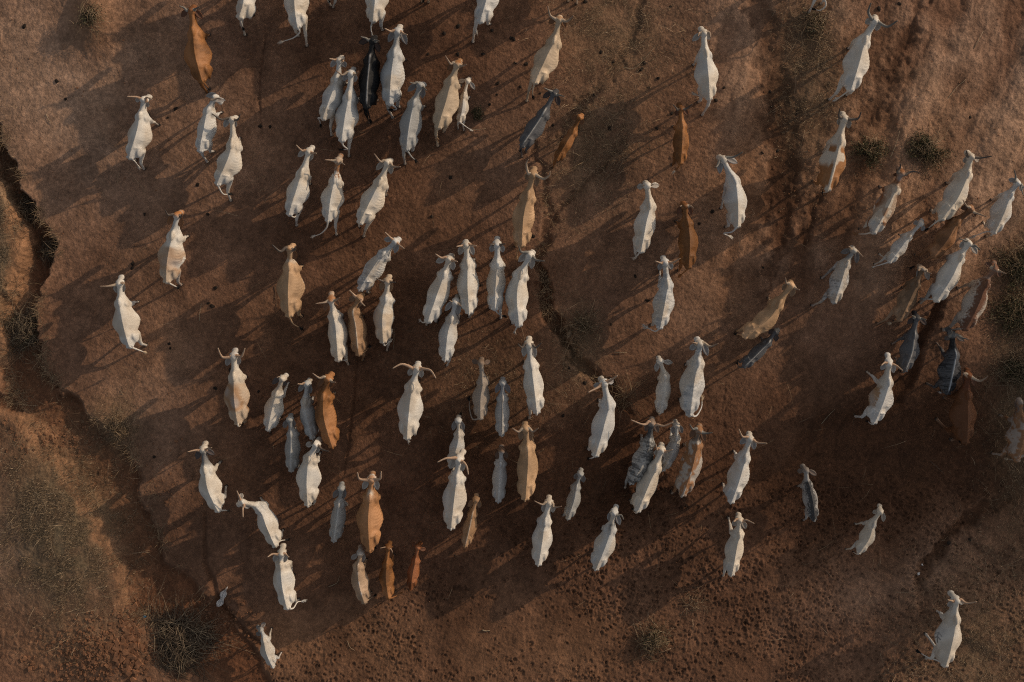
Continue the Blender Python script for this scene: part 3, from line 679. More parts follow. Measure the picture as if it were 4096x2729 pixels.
# ---------------------------------------------------------------- the herd, one line or two per animal; points are photo pixels of sixteen enlarged tiles
a = (0, 0)
cow(a, (1750, 92), (1770, 290), (1785, 480), (1850, 735), 265, 'rustdark', 'large rust-brown cow with dark poll walking up the far upper left', L_=[(1690, 72), (1645, 55)], R_=[(1790, 85), (1830, 66)], el=(1668, 145), er=(1850, 165), tl=[(1885, 780), (1915, 810)], hl=(1905, 850), hr=(1915, 690), horn='grey')
cow(a, (2290, -560), (2262, -330), (2235, 0), (2195, 150), 200, 'white', 'white cow leaving at the top edge, leftmost of the cropped ones, hind leg trailing', L_=[(2240, -580), (2200, -620)], R_=[(2340, -580), (2380, -620)], tl=[(2215, 200), (2230, 250)], hl=(2250, 325), hr=(2320, 140))
cow(a, (1310, 915), (1280, 1060), (1242, 1250), (1182, 1445), 230, 'white', 'white cow at upper left with a foreleg stretched out to the right', M=(1385, 880), L_=[(1240, 890), (1165, 888)], R_=[(1345, 897), (1398, 914)], er=(1350, 960), tl=[(1235, 1480), (1265, 1520)], tuft='WHITE', fr=(1455, 1150), hr=(1325, 1555), horn='orange')
cow(a, (1965, 890), (1905, 1015), (1868, 1200), (1832, 1385), 180, 'silver2', 'small white cow flicking its black tail tip up onto its own rump', M=(2005, 940), el=(1900, 880), er=(2060, 920), R_=[(2000, 905), (2030, 912)], tl=[(1905, 1372), (1925, 1325), (1905, 1275)], fr=(2035, 1035), hl=(1905, 1490), hr=(1965, 1395))
cow(a, (2125, 1095), (2122, 1330), (2075, 1500), (1990, 1685), 243, 'white2', 'white cow with dark thin horns and black tail tip, right of the tail-flicking one', M=(2170, 1090), L_=[(2030, 1098), (1945, 1045)], R_=[(2185, 1100), (2207, 1050)], el=(2060, 1160), er=(2150, 1165), tl=[(2045, 1778), (2100, 1785)], fr=(2200, 1275), hr=(2120, 1845), fl=(2100, 1330), hl=(2110, 1690), horn='dark')
a = (1, 0)
cow(a, (338, -410), (345, -190), (352, 60), (375, 240), 238, 'white2', 'white cow leaving at the top edge, long tail swung out to the left', L_=[(290, -430), (250, -480)], R_=[(390, -430), (430, -480)], tl=[(400, 295), (345, 348), (250, 380)], tuft='CREAM', hr=(470, 425))
cow(a, (1125, -450), (1110, -240), (1092, 0), (1072, 185), 238, 'silver2', 'white cow leaving at the top edge, its tail hanging onto the black cow', L_=[(1080, -470), (1040, -520)], R_=[(1170, -470), (1210, -520)], tl=[(1055, 260), (1068, 320)], tuft='WHITE', hr=(1160, 280))
cow(a, (762, 555), (735, 725), (688, 880), (612, 1085), 195, 'silver2', 'pale cow with curled tail, outermost left of the tight group near the black cow', L_=[(718, 548), (672, 540)], R_=[(790, 548), (806, 545)], el=(690, 608), er=(818, 608), tl=[(572, 1085), (585, 1110), (592, 1140)], hr=(695, 1245), horn='orange')
cow(a, (868, 672), (848, 885), (822, 1040), (785, 1285), 225, 'silver2', 'whitish cow beside the black cow, black tail tip swept to the left', L_=[(790, 688), (737, 650)], R_=[(910, 690), (938, 660)], el=(806, 738), er=(908, 745), tl=[(800, 1335), (838, 1370), (800, 1375)], hr=(855, 1440))
cow(a, (1065, 372), (1045, 540), (1022, 760), (1015, 975), 200, 'black', 'black cow with a white stripe along its spine', L_=[(1010, 352), (960, 338)], R_=[(1100, 372), (1130, 377)], el=(950, 393), er=(1128, 470), tl=[(1035, 1050), (1050, 1100)], hl=(1040, 1130), horn='grey')
cow(a, (1300, 290), (1268, 490), (1242, 680), (1225, 945), 235, 'silver', 'big pale grey cow with dark neck just right of the black cow', L_=[(1235, 288), (1182, 262)], R_=[(1350, 308), (1390, 320)], el=(1220, 375), er=(1378, 395), tl=[(1280, 985), (1290, 1005), (1255, 1010)], hl=(1255, 1085), horn='orange')
cow(a, (1505, 780), (1450, 945), (1408, 1140), (1378, 1365), 212, 'grey2', 'grey cow with pale spine and broad ears, left of the tan cow with rust head', M=(1550, 775), L_=[(1450, 768), (1412, 757)], R_=[(1540, 805), (1568, 830)], el=(1400, 832), er=(1528, 893), tl=[(1420, 1430), (1460, 1470)], fr=(1548, 980), hl=(1368, 1510), hr=(1435, 1390), horn='grey')
cow(a, (1845, 590), (1792, 745), (1745, 930), (1672, 1165), 230, 'buff', 'tan cow with rust head and a long left horn, beside the white calf', L_=[(1785, 585), (1738, 512)], R_=[(1890, 608), (1935, 592)], el=(1762, 635), er=(1880, 670), tl=[(1660, 1230), (1662, 1270)], tuft='TAN', hl=(1668, 1345), hr=(1720, 1215))
cow(a, (1942, 745), (1908, 885), (1895, 1000), (1868, 1118), 118, 'white', 'small white calf with big ears pressed to the right flank of the tan cow', el=(1858, 750), er=(2005, 815), tl=[(1915, 1155), (1970, 1192)], tuft='WHITE', fr=(1965, 895), hl=(1855, 1185), hr=(1910, 1200))
cow(a, (2205, -440), (2170, -230), (2115, 0), (2058, 190), 215, 'silver2', 'white cow leaving at the top edge, rightmost of its four whole-rumped ones', L_=[(2160, -460), (2120, -500)], R_=[(2250, -460), (2290, -500)], tl=[(2030, 230), (2022, 280)], tuft='WHITE', hl=(1990, 390), hr=(2145, 225))
cow(a, (660, -600), (670, -400), (675, -200), (684, -30), 200, 'cream', 'cow almost wholly above the top edge, single hind hoof in view between two white rumps', tl=[(678, -5), (675, 5)], hr=(708, 72))
cow(a, (1590, -620), (1580, -420), (1568, -240), (1556, -60), 200, 'buff', 'cow almost wholly above the top edge, both of its hind hooves in view', tl=[(1550, -20), (1540, 0)], hr=(1582, 25), hl=(1528, 22))
a = (2, 0)
cow(a, (432, 180), (388, 370), (320, 520), (212, 748), 235, 'buff', 'tan cow with upswept lyre horns, black tail tip hanging over its trailing hoof', L_=[(350, 140), (328, 55)], R_=[(510, 195), (566, 145)], el=(342, 208), er=(490, 245), tl=[(190, 830), (192, 880)], hl=(130, 945), horn='pale', hs=1.2)
cow(a, (385, 855), (288, 1040), (205, 1170), (92, 1335), 172, 'greydark', 'charcoal grey cow with pale spine, ahead of the small rust calf', L_=[(340, 830), (292, 808)], R_=[(430, 872), (480, 888)], el=(290, 895), er=(430, 962), hl=(90, 1440), horn='grey')
cow(a, (622, 1080), (560, 1210), (495, 1320), (412, 1465), 105, 'rust', 'slim rust calf alone behind the charcoal grey cow', M=(650, 1045), el=(552, 1095), er=(640, 1140), tl=[(395, 1500)], tuft='RUST', hl=(375, 1540))
cow(a, (1765, 300), (1785, 490), (1805, 690), (1815, 900), 230, 'white', 'white cow with small down-curled horns, pale tail tip swung left, upper right of centre', L_=[(1718, 305), (1710, 335)], R_=[(1818, 310), (1822, 345)], el=(1665, 370), er=(1810, 358), tl=[(1750, 890), (1690, 870)], tuft='CREAM', hr=(1745, 1060), fl=(1665, 600))
cow(a, (1555, 1005), (1565, 1150), (1565, 1300), (1548, 1495), 155, 'rustdark', 'rust-brown cow with thin dark upturned horns below the white cow with curled horns', L_=[(1510, 995), (1478, 962)], R_=[(1610, 992), (1652, 958)], el=(1512, 1045), er=(1612, 1050), tl=[(1525, 1540), (1495, 1570)], tuft='CREAM', horn='dark')
cow(a, (600, -610), (590, -400), (580, -220), (566, -60), 190, 'buff', 'cow almost wholly above the top edge near centre, single pale hoof in view', hr=(593, 38), tl=[(560, -30), (556, -10)])
a = (3, 0)
cow(a, (700, -560), (650, -400), (590, -200), (515, -50), 200, 'white', 'white cow mostly above the top edge at upper right, black tail tip in view', tl=[(530, 50), (480, 95), (440, 90)], hl=(370, 125))
cow(a, (990, 190), (898, 370), (850, 540), (765, 815), 250, 'white', 'white cow with huge crescent horns at the upper right', L_=[(922, 110), (945, 28)], R_=[(1100, 245), (1190, 190)], el=(918, 200), er=(1000, 275), tl=[(700, 865), (640, 905)], tuft='WHITE', hl=(560, 920), fl=(735, 450), horn='grey', hs=1.25)
cow(a, (712, 1085), (672, 1290), (628, 1480), (560, 1730), 250, 'rumpbrown', 'cream cow with brown rump patches and round crescent horns, left of the green shrubs', L_=[(652, 1060), (660, 998)], R_=[(825, 1090), (855, 1030)], el=(652, 1135), er=(742, 1170), hl=(415, 1670), horn='dark', hs=1.1)
a = (3, 1)
cow(a, (1240, 20), (1190, 160), (1090, 380), (985, 555), 190, 'pied', 'brown and white patched cow, right of centre at the right-hand side', L_=[(1212, -25), (1218, -60)], R_=[(1320, 8), (1388, 15)], el=(1180, 30), er=(1285, 60), tl=[(900, 580), (830, 582)], tuft='BROWN', horn='dark')
cow(a, (1872, -128), (1840, 30), (1745, 250), (1605, 430), 215, 'cream', 'cream cow with slim spread horns, upper one of the crowded right side', L_=[(1832, -150), (1820, -185)], R_=[(1960, -118), (2055, -132)], el=(1815, -95), er=(1930, -95), tl=[(1520, 490), (1470, 530)], fl=(1640, 120), hl=(1495, 370), horn='dark')
cow(a, (2300, 115), (2232, 230), (2170, 390), (2082, 565), 205, 'silver2', 'white cow with a long twisted horn, at the right edge above the brown cow', L_=[(2275, 55), (2262, -5)], R_=[(2325, 160), (2345, 228)], el=(2225, 80), tl=[(2000, 562), (1900, 600)], tuft='WHITE', fl=(2050, 270), horn='grey')
cow(a, (1400, 490), (1290, 610), (1215, 710), (1112, 838), 150, 'silver2', 'small hornless white cow left of the dark brown cow', el=(1355, 480), er=(1420, 545), tl=[(1040, 862), (980, 880)], tuft='WHITE', hl=(975, 860), hr=(1020, 770))
cow(a, (1880, 355), (1752, 475), (1668, 620), (1535, 785), 190, 'brown', 'dark brown cow with white spread horns in the crowded right side', L_=[(1825, 325), (1790, 270)], R_=[(1930, 395), (2010, 425)], el=(1780, 345), er=(1900, 410), tl=[(1440, 820), (1340, 880)], hl=(1350, 780), fl=(1640, 780), horn='pale')
cow(a, (1860, 665), (1782, 800), (1710, 960), (1565, 1185), 210, 'white', 'white cow with straight dark-tipped horns directly below the dark brown cow', M=(1842, 620), L_=[(1810, 642), (1758, 625)], R_=[(1905, 690), (1950, 730)], el=(1768, 700), er=(1918, 755), tl=[(1490, 1180), (1430, 1178)], tuft='SILVER', fl=(1640, 780), hl=(1395, 1215), horn='grey')
cow(a, (2082, 905), (2005, 1040), (1940, 1210), (1815, 1450), 225, 'saddle', 'white cow with speckled brown saddle and dark head, near the right edge', L_=[(2080, 882), (2080, 852)], R_=[(2130, 925), (2185, 945)], el=(2015, 850), er=(2130, 970), tl=[(1740, 1455), (1660, 1460)], tuft='WHITE', fl=(1740, 1080), hl=(1600, 1460), horn='pale')
cow(a, (790, 735), (724, 860), (680, 1000), (608, 1208), 180, 'brindle', 'grey brindled cow with curled tail, left of the shaded brown cow', M=(765, 695), L_=[(755, 705), (738, 695)], R_=[(835, 755), (872, 792)], el=(678, 752), er=(815, 840), tl=[(640, 1195), (642, 1130)], tuft='WHITE', hl=(400, 1240), fl=(490, 990), horn='pale')
cow(a, (1425, 905), (1375, 1040), (1310, 1180), (1215, 1368), 180, 'shadebrown', 'dull brown cow with pale poll, standing in shade left of the straight-horned white cow', M=(1390, 870), L_=[(1390, 912), (1375, 915)], R_=[(1465, 935), (1500, 945)], el=(1382, 985), er=(1475, 995), tl=[(1170, 1390), (1130, 1400)], tuft='BUFF', fl=(1235, 1075), hl=(1000, 1405))
cow(a, (1370, 1355), (1345, 1520), (1325, 1660), (1260, 1835), 190, 'greydark', 'dark grey cow with sunlit right flank above the white cow with tan flank', R_=[(1420, 1360), (1455, 1368)], L_=[(1340, 1340), (1320, 1330)], el=(1288, 1400), er=(1450, 1410), fl=(1140, 1590), horn='grey')
a = (3, 2)
cow(a, (1715, -55), (1738, 130), (1712, 290), (1668, 478), 225, 'blackgrey', 'black and grey striped cow with black neck, just above the large brown cow', L_=[(1690, -75), (1680, -100)], R_=[(1780, -35), (1840, -18)], el=(1640, -25), er=(1822, 12), tl=[(1640, 490), (1590, 470)], tuft='SILVER', fl=(1540, 10), hl=(1460, 390), horn='grey')
cow(a, (1855, 318), (1845, 500), (1842, 680), (1832, 930), 260, 'dbrown', 'large dark red-brown cow with a tightly curled left horn', M=(1828, 245), L_=[(1800, 300), (1830, 330)], R_=[(1950, 362), (2020, 320)], el=(1800, 380), er=(1900, 400), hl=(1550, 720), hr=(1680, 905), fl=(1620, 520), horn='pale', hs=1.1)
cow(a, (2325, 560), (2345, 720), (2348, 880), (2295, 1095), 250, 'palebrown', 'pale brown cow cut off by the right edge', M=(2320, 525), el=(2280, 600), tl=[(2240, 1095), (2200, 1080)], tuft='BUFF', fl=(2130, 680), hl=(2060, 1030))
cow(a, (1120, 205), (1112, 380), (1078, 520), (982, 742), 240, 'flank', 'white cow with a tan left flank, head stretched up to the dark grey cow', M=(1098, 92), L_=[(1070, 195), (1040, 222)], R_=[(1185, 228), (1238, 268)], el=(1045, 255), er=(1155, 282), fl=(905, 280), hl=(800, 690), horn='orange')
cow(a, (352, 1190), (378, 1330), (408, 1450), (430, 1638), 142, 'calfdark', 'small grey calf with brown head and dark back, alone below the centre right', M=(315, 1145), el=(292, 1190), er=(440, 1225), fl=(275, 1330), hl=(325, 1640))
a = (3, 3)
cow(a, (1035, 5), (968, 130), (930, 250), (838, 382), 160, 'cream', 'small cream calf alone at the lower right, legs stretched to its left', el=(968, 15), er=(1062, 88), fl=(800, 115), hl=(715, 345))
cow(a, (1745, 825), (1736, 1010), (1708, 1180), (1638, 1425), 252, 'brand', 'white cow with a black brand mark on its flank, alone in the bottom right corner', M=(1668, 722), L_=[(1690, 822), (1648, 812)], R_=[(1825, 842), (1920, 830)], el=(1660, 870), er=(1790, 850), tl=[(1560, 1370), (1470, 1340), (1400, 1300)], fl=(1545, 910), hl=(1445, 1345), hr=(1445, 1125), horn='orange')
a = (2, 1)
cow(a, (190, 35), (145, 240), (105, 430), (88, 685), 212, 'tan', 'tan cow with long curving left horn, just above a white cow near the centre', L_=[(138, -15), (132, -70), (152, -105)], R_=[(290, 75), (340, 45), (352, 5)], el=(135, 65), er=(228, 132), tl=[(50, 740), (45, 790)], tuft='TAN')
cow(a, (165, 775), (80, 960), (45, 1150), (62, 1415), 220, 'white', 'white cow touching the tail of the tan cow with long curving left horn', M=(198, 735), L_=[(85, 745), (60, 695)], R_=[(225, 822), (300, 830)], el=(68, 830), er=(178, 892), tl=[(35, 1455), (25, 1480)], tuft='WHITE', horn='grey', hs=1.15)
cow(a, (1245, 135), (1268, 320), (1232, 490), (1185, 735), 205, 'white', 'white cow with tiny horns and outstretched ears, left of the two rust cows', M=(1225, 95), L_=(1212, 135), R_=(1300, 125), el=(1155, 150), er=(1345, 133), tl=[(1150, 780), (1130, 800)], tuft='CREAM', hl=(1135, 800))
cow(a, (1590, 325), (1615, 480), (1635, 640), (1622, 885), 190, 'rustdark', 'rust cow with reddish tail tip, horns nearly hidden, between two white cows', M=(1568, 275), L_=(1545, 330), R_=[(1640, 325), (1665, 342)], el=(1525, 395), er=(1645, 398), tl=[(1595, 920), (1555, 955)], tuft='RUST', hl=(1530, 920))
cow(a, (1945, -110), (2050, 90), (2078, 270), (2078, 505), 220, 'silver2', 'large white cow with one long right horn, tail looped to the left', M=(1890, -140), L_=[(1885, -45), (1868, -30)], R_=[(2040, -128), (2120, -172)], el=(1910, 15), er=(2075, -70), tl=[(2020, 562), (1945, 575), (1985, 598)], tuft='WHITE', fl=(1915, 380), horn='grey')
cow(a, (1410, 845), (1428, 1050), (1402, 1230), (1360, 1440), 205, 'brindlelt', 'pale brindled cow with dark grey neck, right of centre', M=(1385, 785), L_=[(1370, 850), (1315, 830)], R_=[(1480, 842), (1545, 805)], el=(1352, 905), er=(1468, 900), tl=[(1315, 1475), (1240, 1440)], tuft='WHITE', fl=(1355, 930), horn='orange')
a = (3, 1)
cow(a, (215, 1055), (95, 1235), (0, 1370), (-212, 1518), 190, 'tan', 'tan cow walking up to the right, above the small charcoal calf', M=(210, 1010), L_=[(168, 1030), (160, 985)], R_=[(250, 1082), (290, 1095)], el=(135, 1090), er=(215, 1150), tl=[(-250, 1530), (-290, 1500)])
a = (3, 2)
cow(a, (70, -85), (5, 12), (-90, 110), (-218, 232), 130, 'greydark', 'small charcoal calf just below the tan cow on the right', M=(98, -112), el=(12, -72), er=(72, -5), tl=[(-262, 240), (-280, 210)])
a = (1, 1)
cow(a, (480, -175), (415, 30), (370, 180), (302, 398), 220, 'white2', 'white cow with black tail tip curled against its hind leg, left of the spotted-neck cow', L_=[(420, -185), (370, -235)], R_=[(520, -162), (555, -160)], el=(390, -135), er=(495, -100), tl=[(350, 428), (385, 395)], fr=(495, 125), hr=(375, 505), horn='orange')
cow(a, (750, -85), (718, 90), (685, 260), (660, 455), 224, 'spothead', 'white cow with red-brown head and spotted neck, pale tail swept left', L_=[(690, -95), (632, -100)], R_=[(780, -75), (815, -55)], el=(660, -45), er=(770, 0), tl=[(650, 520), (600, 575), (540, 600)], tuft='WHITE', hr=(740, 590))
cow(a, (1205, -75), (1132, 110), (1060, 260), (952, 475), 225, 'cream', 'large cream cow with tan poll, right of the spotted-neck cow', M=(1250, -110), L_=[(1140, -85), (1085, -155)], R_=[(1260, -38), (1328, -35)], el=(1110, -15), er=(1238, 22), hr=(990, 605), tl=[(945, 510), (952, 520)], horn='pale', hs=1.1)
cow(a, (305, 720), (302, 880), (292, 1100), (298, 1328), 272, 'tanbelly', 'big tan cow with a white right belly and one long left horn', M=(345, 665), L_=[(220, 740), (148, 680)], R_=[(358, 722), (360, 695)], el=(280, 780), er=(355, 810), tl=[(340, 1405), (400, 1440)], fr=(425, 880), hr=(420, 1340), horn='dark', hs=1.15)
cow(a, (1275, 650), (1165, 770), (1070, 900), (952, 1088), 182, 'brindlelt', 'ribby white cow with orange horns turning to the upper right, front leg folded', M=(1330, 610), L_=[(1230, 610), (1185, 565)], R_=[(1312, 680), (1360, 715)], el=(1182, 632), er=(1275, 748), fr=(1230, 800), horn='orange')
cow(a, (1205, 1020), (1190, 1180), (1160, 1340), (1165, 1572), 200, 'tanback', 'white cow with tan lower back and brown poll, below the ribby orange-horned cow', L_=[(1150, 1010), (1105, 992)], R_=[(1240, 1028), (1280, 1025)], el=(1145, 1090), er=(1228, 1105), tl=[(1182, 1606), (1222, 1575)], tuft='WHITE', hr=(1205, 1650), fr=(1245, 1165), horn='dark')
cow(a, (685, 1195), (710, 1330), (735, 1490), (752, 1738), 188, 'whitehead_rust', 'cream cow with rust poll, leftmost of three side by side', L_=[(630, 1210), (545, 1222)], R_=[(730, 1190), (770, 1165)], el=(630, 1280), er=(755, 1235), hr=(850, 1780), fr=(808, 1410), tl=[(790, 1732), (810, 1740)], tuft='WHITE')
cow(a, (940, 1170), (892, 1300), (915, 1440), (940, 1688), 180, 'fawn', 'tan-brown cow with twisted orange horns, middle of three side by side', M=(985, 1135), L_=[(890, 1130), (858, 1098)], R_=[(962, 1205), (1000, 1243)], el=(858, 1190), er=(925, 1255), tl=[(1000, 1660), (1035, 1625)], hr=(980, 1740), horn='orange')
cow(a, (1770, 812), (1728, 955), (1665, 1130), (1578, 1378), 205, 'white', 'leftmost of four white cows side by side at the centre, long orange left horn', M=(1800, 770), L_=[(1700, 800), (1648, 765)], R_=[(1805, 825), (1850, 835)], el=(1660, 838), er=(1808, 905), tl=[(1535, 1395), (1512, 1378)], tuft='WHITE', fr=(1775, 935), hl=(1565, 1415), horn='orange')
cow(a, (1928, 685), (1942, 860), (1942, 1050), (1955, 1298), 212, 'white', 'white cow with short straight orange horns and hanging ears, centre of the photo', M=(1925, 645), L_=[(1885, 690), (1840, 697)], R_=[(1972, 685), (2025, 692)], el=(1868, 765), er=(1995, 765), hr=(1960, 1345), horn='orange')
cow(a, (2212, 680), (2215, 860), (2202, 1040), (2192, 1268), 182, 'silver2', 'slim white cow with short dark horns and black tail tip swung right', L_=[(2180, 680), (2140, 675)], R_=[(2250, 680), (2290, 672)], el=(2160, 740), er=(2268, 742), tl=[(2225, 1312), (2270, 1332)], hr=(2250, 1355), horn='dark')
cow(a, (1830, 1212), (1795, 1370), (1760, 1500), (1735, 1735), 178, 'silver2', 'young white cow with very large ears behind the orange-horned cow', L_=(1775, 1192), R_=[(1870, 1235), (1885, 1245)], el=(1742, 1280), er=(1855, 1325), hr=(1755, 1790), horn='pale')
a = (0, 1)
cow(a, (1620, 410), (1580, 600), (1540, 800), (1524, 1018), 262, 'tansaddle', 'white cow with tan lower back and rust head at the left', M=(1675, 365), L_=[(1545, 405), (1515, 360)], R_=[(1660, 432), (1672, 395)], el=(1548, 490), er=(1660, 515), tl=[(1590, 1052), (1625, 1070)], fr=(1725, 605), hr=(1665, 1050), horn='dark')
cow(a, (1090, 1040), (1092, 1215), (1122, 1390), (1182, 1615), 262, 'white', 'white cow with one long pale horn pointing left, leftmost of the herd', M=(1115, 950), L_=[(1030, 1055), (980, 1062), (912, 1062)], R_=[(1138, 1035), (1105, 1032)], el=(1070, 1115), er=(1125, 1110), tl=[(1280, 1650), (1320, 1665)], tuft='BUFF', fr=(1270, 1205), hr=(1345, 1605), horn='pale')
a = (0, 2)
cow(a, (2140, 140), (2145, 330), (2148, 510), (2180, 755), 246, 'whitehump', 'tan-bodied cow with cream neck and wide crescent horns, lower left', M=(2165, 60), L_=[(2040, 142), (2000, 60)], R_=[(2218, 138), (2250, 65)], el=(2080, 215), er=(2195, 205), fr=(2260, 330), hr=(2250, 740), horn='orange', hs=1.1)
cow(a, (1860, 1000), (1880, 1190), (1908, 1360), (1998, 1555), 222, 'whitegreyneck', 'white cow with a black-grey neck and foreleg stretched right, lower left', M=(1895, 915), L_=[(1790, 1000), (1722, 1015)], R_=[(1905, 985), (1945, 976)], el=(1808, 1075), er=(1960, 1035), tl=[(2060, 1552), (2090, 1555)], fr=(2025, 1110), hr=(2080, 1335), horn='orange')
cow(a, (2222, 1478), (2375, 1545), (2445, 1700), (2525, 1882), 196, 'white', 'white cow with its head turned sharply to the left', M=(2180, 1505), L_=[(2230, 1540), (2232, 1615)], R_=[(2200, 1432), (2175, 1372)], er=(2215, 1405), tl=[(2570, 1835), (2625, 1822)], fr=(2400, 1440), hr=(2600, 1735), horn='orange')
a = (1, 2)
cow(a, (235, 345), (182, 490), (145, 630), (105, 812), 188, 'whitegreyneck', 'white cow with grey ears and neck, left of the grey one beside the rust cow', M=(288, 300), L_=(190, 335), el=(155, 385), er=(258, 395), fr=(300, 380), tl=[(118, 830), (130, 835)])
cow(a, (465, 395), (450, 560), (468, 710), (515, 888), 158, 'silver', 'light grey cow with small pointed horns pressed beside the rust cow', M=(500, 360), L_=[(420, 393), (382, 390)], el=(395, 455), er=(495, 470), fr=(525, 515), horn='orange')
cow(a, (655, 345), (618, 510), (622, 700), (695, 962), 200, 'rust', 'bright rust-orange cow with long pale left horn in the lower left of the herd', M=(705, 300), L_=[(580, 335), (518, 292)], R_=[(700, 372), (730, 376)], el=(572, 410), er=(682, 415), fr=(715, 480), hr=(742, 890), horn='pale')
cow(a, (305, 722), (320, 860), (318, 1030), (320, 1188), 150, 'grey2', 'grey calf walking behind the light grey cow and above a big white cow', M=(322, 680), el=(258, 790), er=(345, 780), fr=(362, 795), tl=[(345, 1180), (372, 1150)], tuft='SILVER')
cow(a, (545, 950), (485, 1090), (465, 1260), (472, 1500), 240, 'white', 'big white cow below the rust-orange cow, head bent to the right into shade', M=(590, 898), R_=[(605, 990), (670, 1010)], L_=[(520, 930), (540, 905)], el=(462, 955), er=(545, 1020), fr=(590, 1025), hr=(530, 1490), horn='dark')
cow(a, (1475, 250), (1432, 430), (1405, 640), (1385, 888), 248, 'white', 'broad white cow with very long wavy horns, alone left of centre', M=(1490, 185), L_=[(1390, 222), (1330, 210), (1254, 248)], R_=[(1540, 252), (1605, 268), (1652, 338)], el=(1402, 305), er=(1518, 325), fr=(1490, 370), tl=[(1390, 910), (1400, 915)], tuft='SILVER', horn='orange', hs=1.15)
cow(a, (2065, 200), (2080, 380), (2062, 530), (2060, 708), 168, 'taupe', 'hornless taupe cow with pointed ears, tail curled up at its left side', M=(2075, 150), el=(1988, 175), er=(2148, 182), tl=[(1990, 712), (1962, 620), (1960, 545)])
cow(a, (2265, 385), (2262, 530), (2260, 680), (2255, 858), 140, 'greyspine', 'slim grey cow with a dark spine line, right of the hornless taupe cow', M=(2265, 335), el=(2205, 465), er=(2325, 465))
cow(a, (1855, 735), (1860, 860), (1842, 980), (1782, 1148), 150, 'silver', 'light grey cow half under the head of the longhorned white cow', M=(1865, 680), el=(1810, 810), er=(1905, 808))
cow(a, (1860, 1090), (1842, 1270), (1822, 1430), (1790, 1712), 230, 'white', 'large white cow with twisting brown horns overlapping the light grey cow', M=(1925, 982), L_=[(1790, 1072), (1740, 1075), (1665, 1110)], R_=[(1905, 1110), (1935, 1150), (1950, 1222)], el=(1790, 1160), er=(1895, 1185), horn='orange', hs=1.1)
cow(a, (2255, 1010), (2245, 1130), (2235, 1290), (2225, 1468), 140, 'brownhead', 'slim grey cow with a brown head, beside the tan cow of the lower centre', M=(2255, 945), el=(2212, 1075), er=(2302, 1070))
cow(a, (2020, 1460), (1985, 1600), (1955, 1740), (1920, 1882), 140, 'fawn', 'pale tan calf with orange head at the right hip of the large longhorned white cow', M=(2025, 1405), el=(1950, 1515), er=(2050, 1525))
cow(a, (780, 1358), (760, 1500), (738, 1660), (712, 1832), 142, 'grey2', 'grey calf walking left of the tan cow with the white head', M=(790, 1315), el=(712, 1430), er=(805, 1435))
cow(a, (1058, 1272), (1045, 1440), (1030, 1640), (1042, 1918), 255, 'orange', 'tan-orange cow with a white head and upright crescent horns', M=(1072, 1185), L_=[(950, 1262), (932, 1205)], R_=[(1140, 1260), (1150, 1195)], el=(985, 1350), er=(1115, 1355), fr=(1100, 1410), horn='orange', hs=1.1)
a = (1, 3)
cow(a, (230, 395), (225, 490), (235, 660), (282, 892), 208, 'white', 'white cow with banded brown horns, tail curled up to the right, lower left', M=(252, 295), L_=[(150, 392), (105, 420)], R_=[(280, 402), (302, 420)], el=(165, 455), er=(262, 460), fr=(345, 590), tl=[(340, 890), (378, 835), (420, 825)], tuft='SILVER', horn='orange')
cow(a, (42, 1092), (72, 1195), (92, 1300), (150, 1430), 152, 'darkhead', 'small white calf with grey head, alone at the bottom left', M=(8, 1055), el=(5, 1135), fr=(145, 1075), hr=(235, 1295))
cow(a, (958, 392), (935, 520), (945, 660), (993, 842), 170, 'whiteline', 'tan calf with a white line along its back, leftmost of three at the bottom', M=(960, 305), el=(878, 435), er=(978, 458), tl=[(1045, 802), (1080, 780)])
cow(a, (1210, 340), (1198, 500), (1192, 620), (1215, 802), 155, 'rust', 'rust calf with short horns, middle one of three calves at the bottom', M=(1238, 262), L_=(1140, 338), R_=(1255, 378), el=(1130, 380), er=(1230, 420), tl=[(1270, 785), (1325, 755)], tuft='RUST', horn='orange')
cow(a, (1485, 335), (1460, 470), (1438, 585), (1420, 718), 122, 'drust', 'smallest dark red calf, rightmost of three calves at the bottom', M=(1518, 278), el=(1440, 295), er=(1555, 350))
a = (2, 2)
cow(a, (155, 30), (178, 230), (202, 420), (228, 652), 190, 'white', 'white cow with dark crescent horns, standing right above a tan cow in line', M=(160, -45), L_=[(90, 55), (55, 22)], R_=[(222, 55), (268, 15)], el=(108, 130), er=(212, 135), hl=(155, 705), horn='dark')
cow(a, (125, 808), (142, 980), (145, 1160), (122, 1448), 202, 'tan', 'tan cow with tan horns turned forward, behind the white dark-horned cow', M=(120, 735), L_=[(55, 830), (0, 795)], R_=[(195, 828), (243, 795)], el=(80, 900), er=(172, 902))
cow(a, (848, 385), (885, 590), (848, 770), (768, 1045), 216, 'silver2', 'white cow with its head tilted, one horn up right and one down left', M=(818, 355), L_=[(785, 425), (698, 468)], R_=[(905, 358), (970, 312)], el=(755, 410), fl=(800, 540), tl=[(740, 1068), (712, 1075)], horn='orange', hs=1.15)
cow(a, (1285, 755), (1258, 950), (1195, 1140), (1098, 1298), 200, 'brindledk', 'dark brindled grey cow with very wide pale horns', M=(1290, 690), L_=[(1225, 762), (1180, 757), (1092, 720)], R_=[(1340, 765), (1400, 775), (1482, 740)], el=(1230, 815), er=(1342, 830), hl=(1035, 1340), horn='orange', hs=1.05)
cow(a, (1515, 775), (1512, 900), (1470, 1040), (1392, 1178), 142, 'silver2', 'small white cow squeezed between the wide-horned brindled cow and the mottled brown cow', M=(1498, 710), el=(1475, 840), er=(1562, 835), fl=(1455, 800))
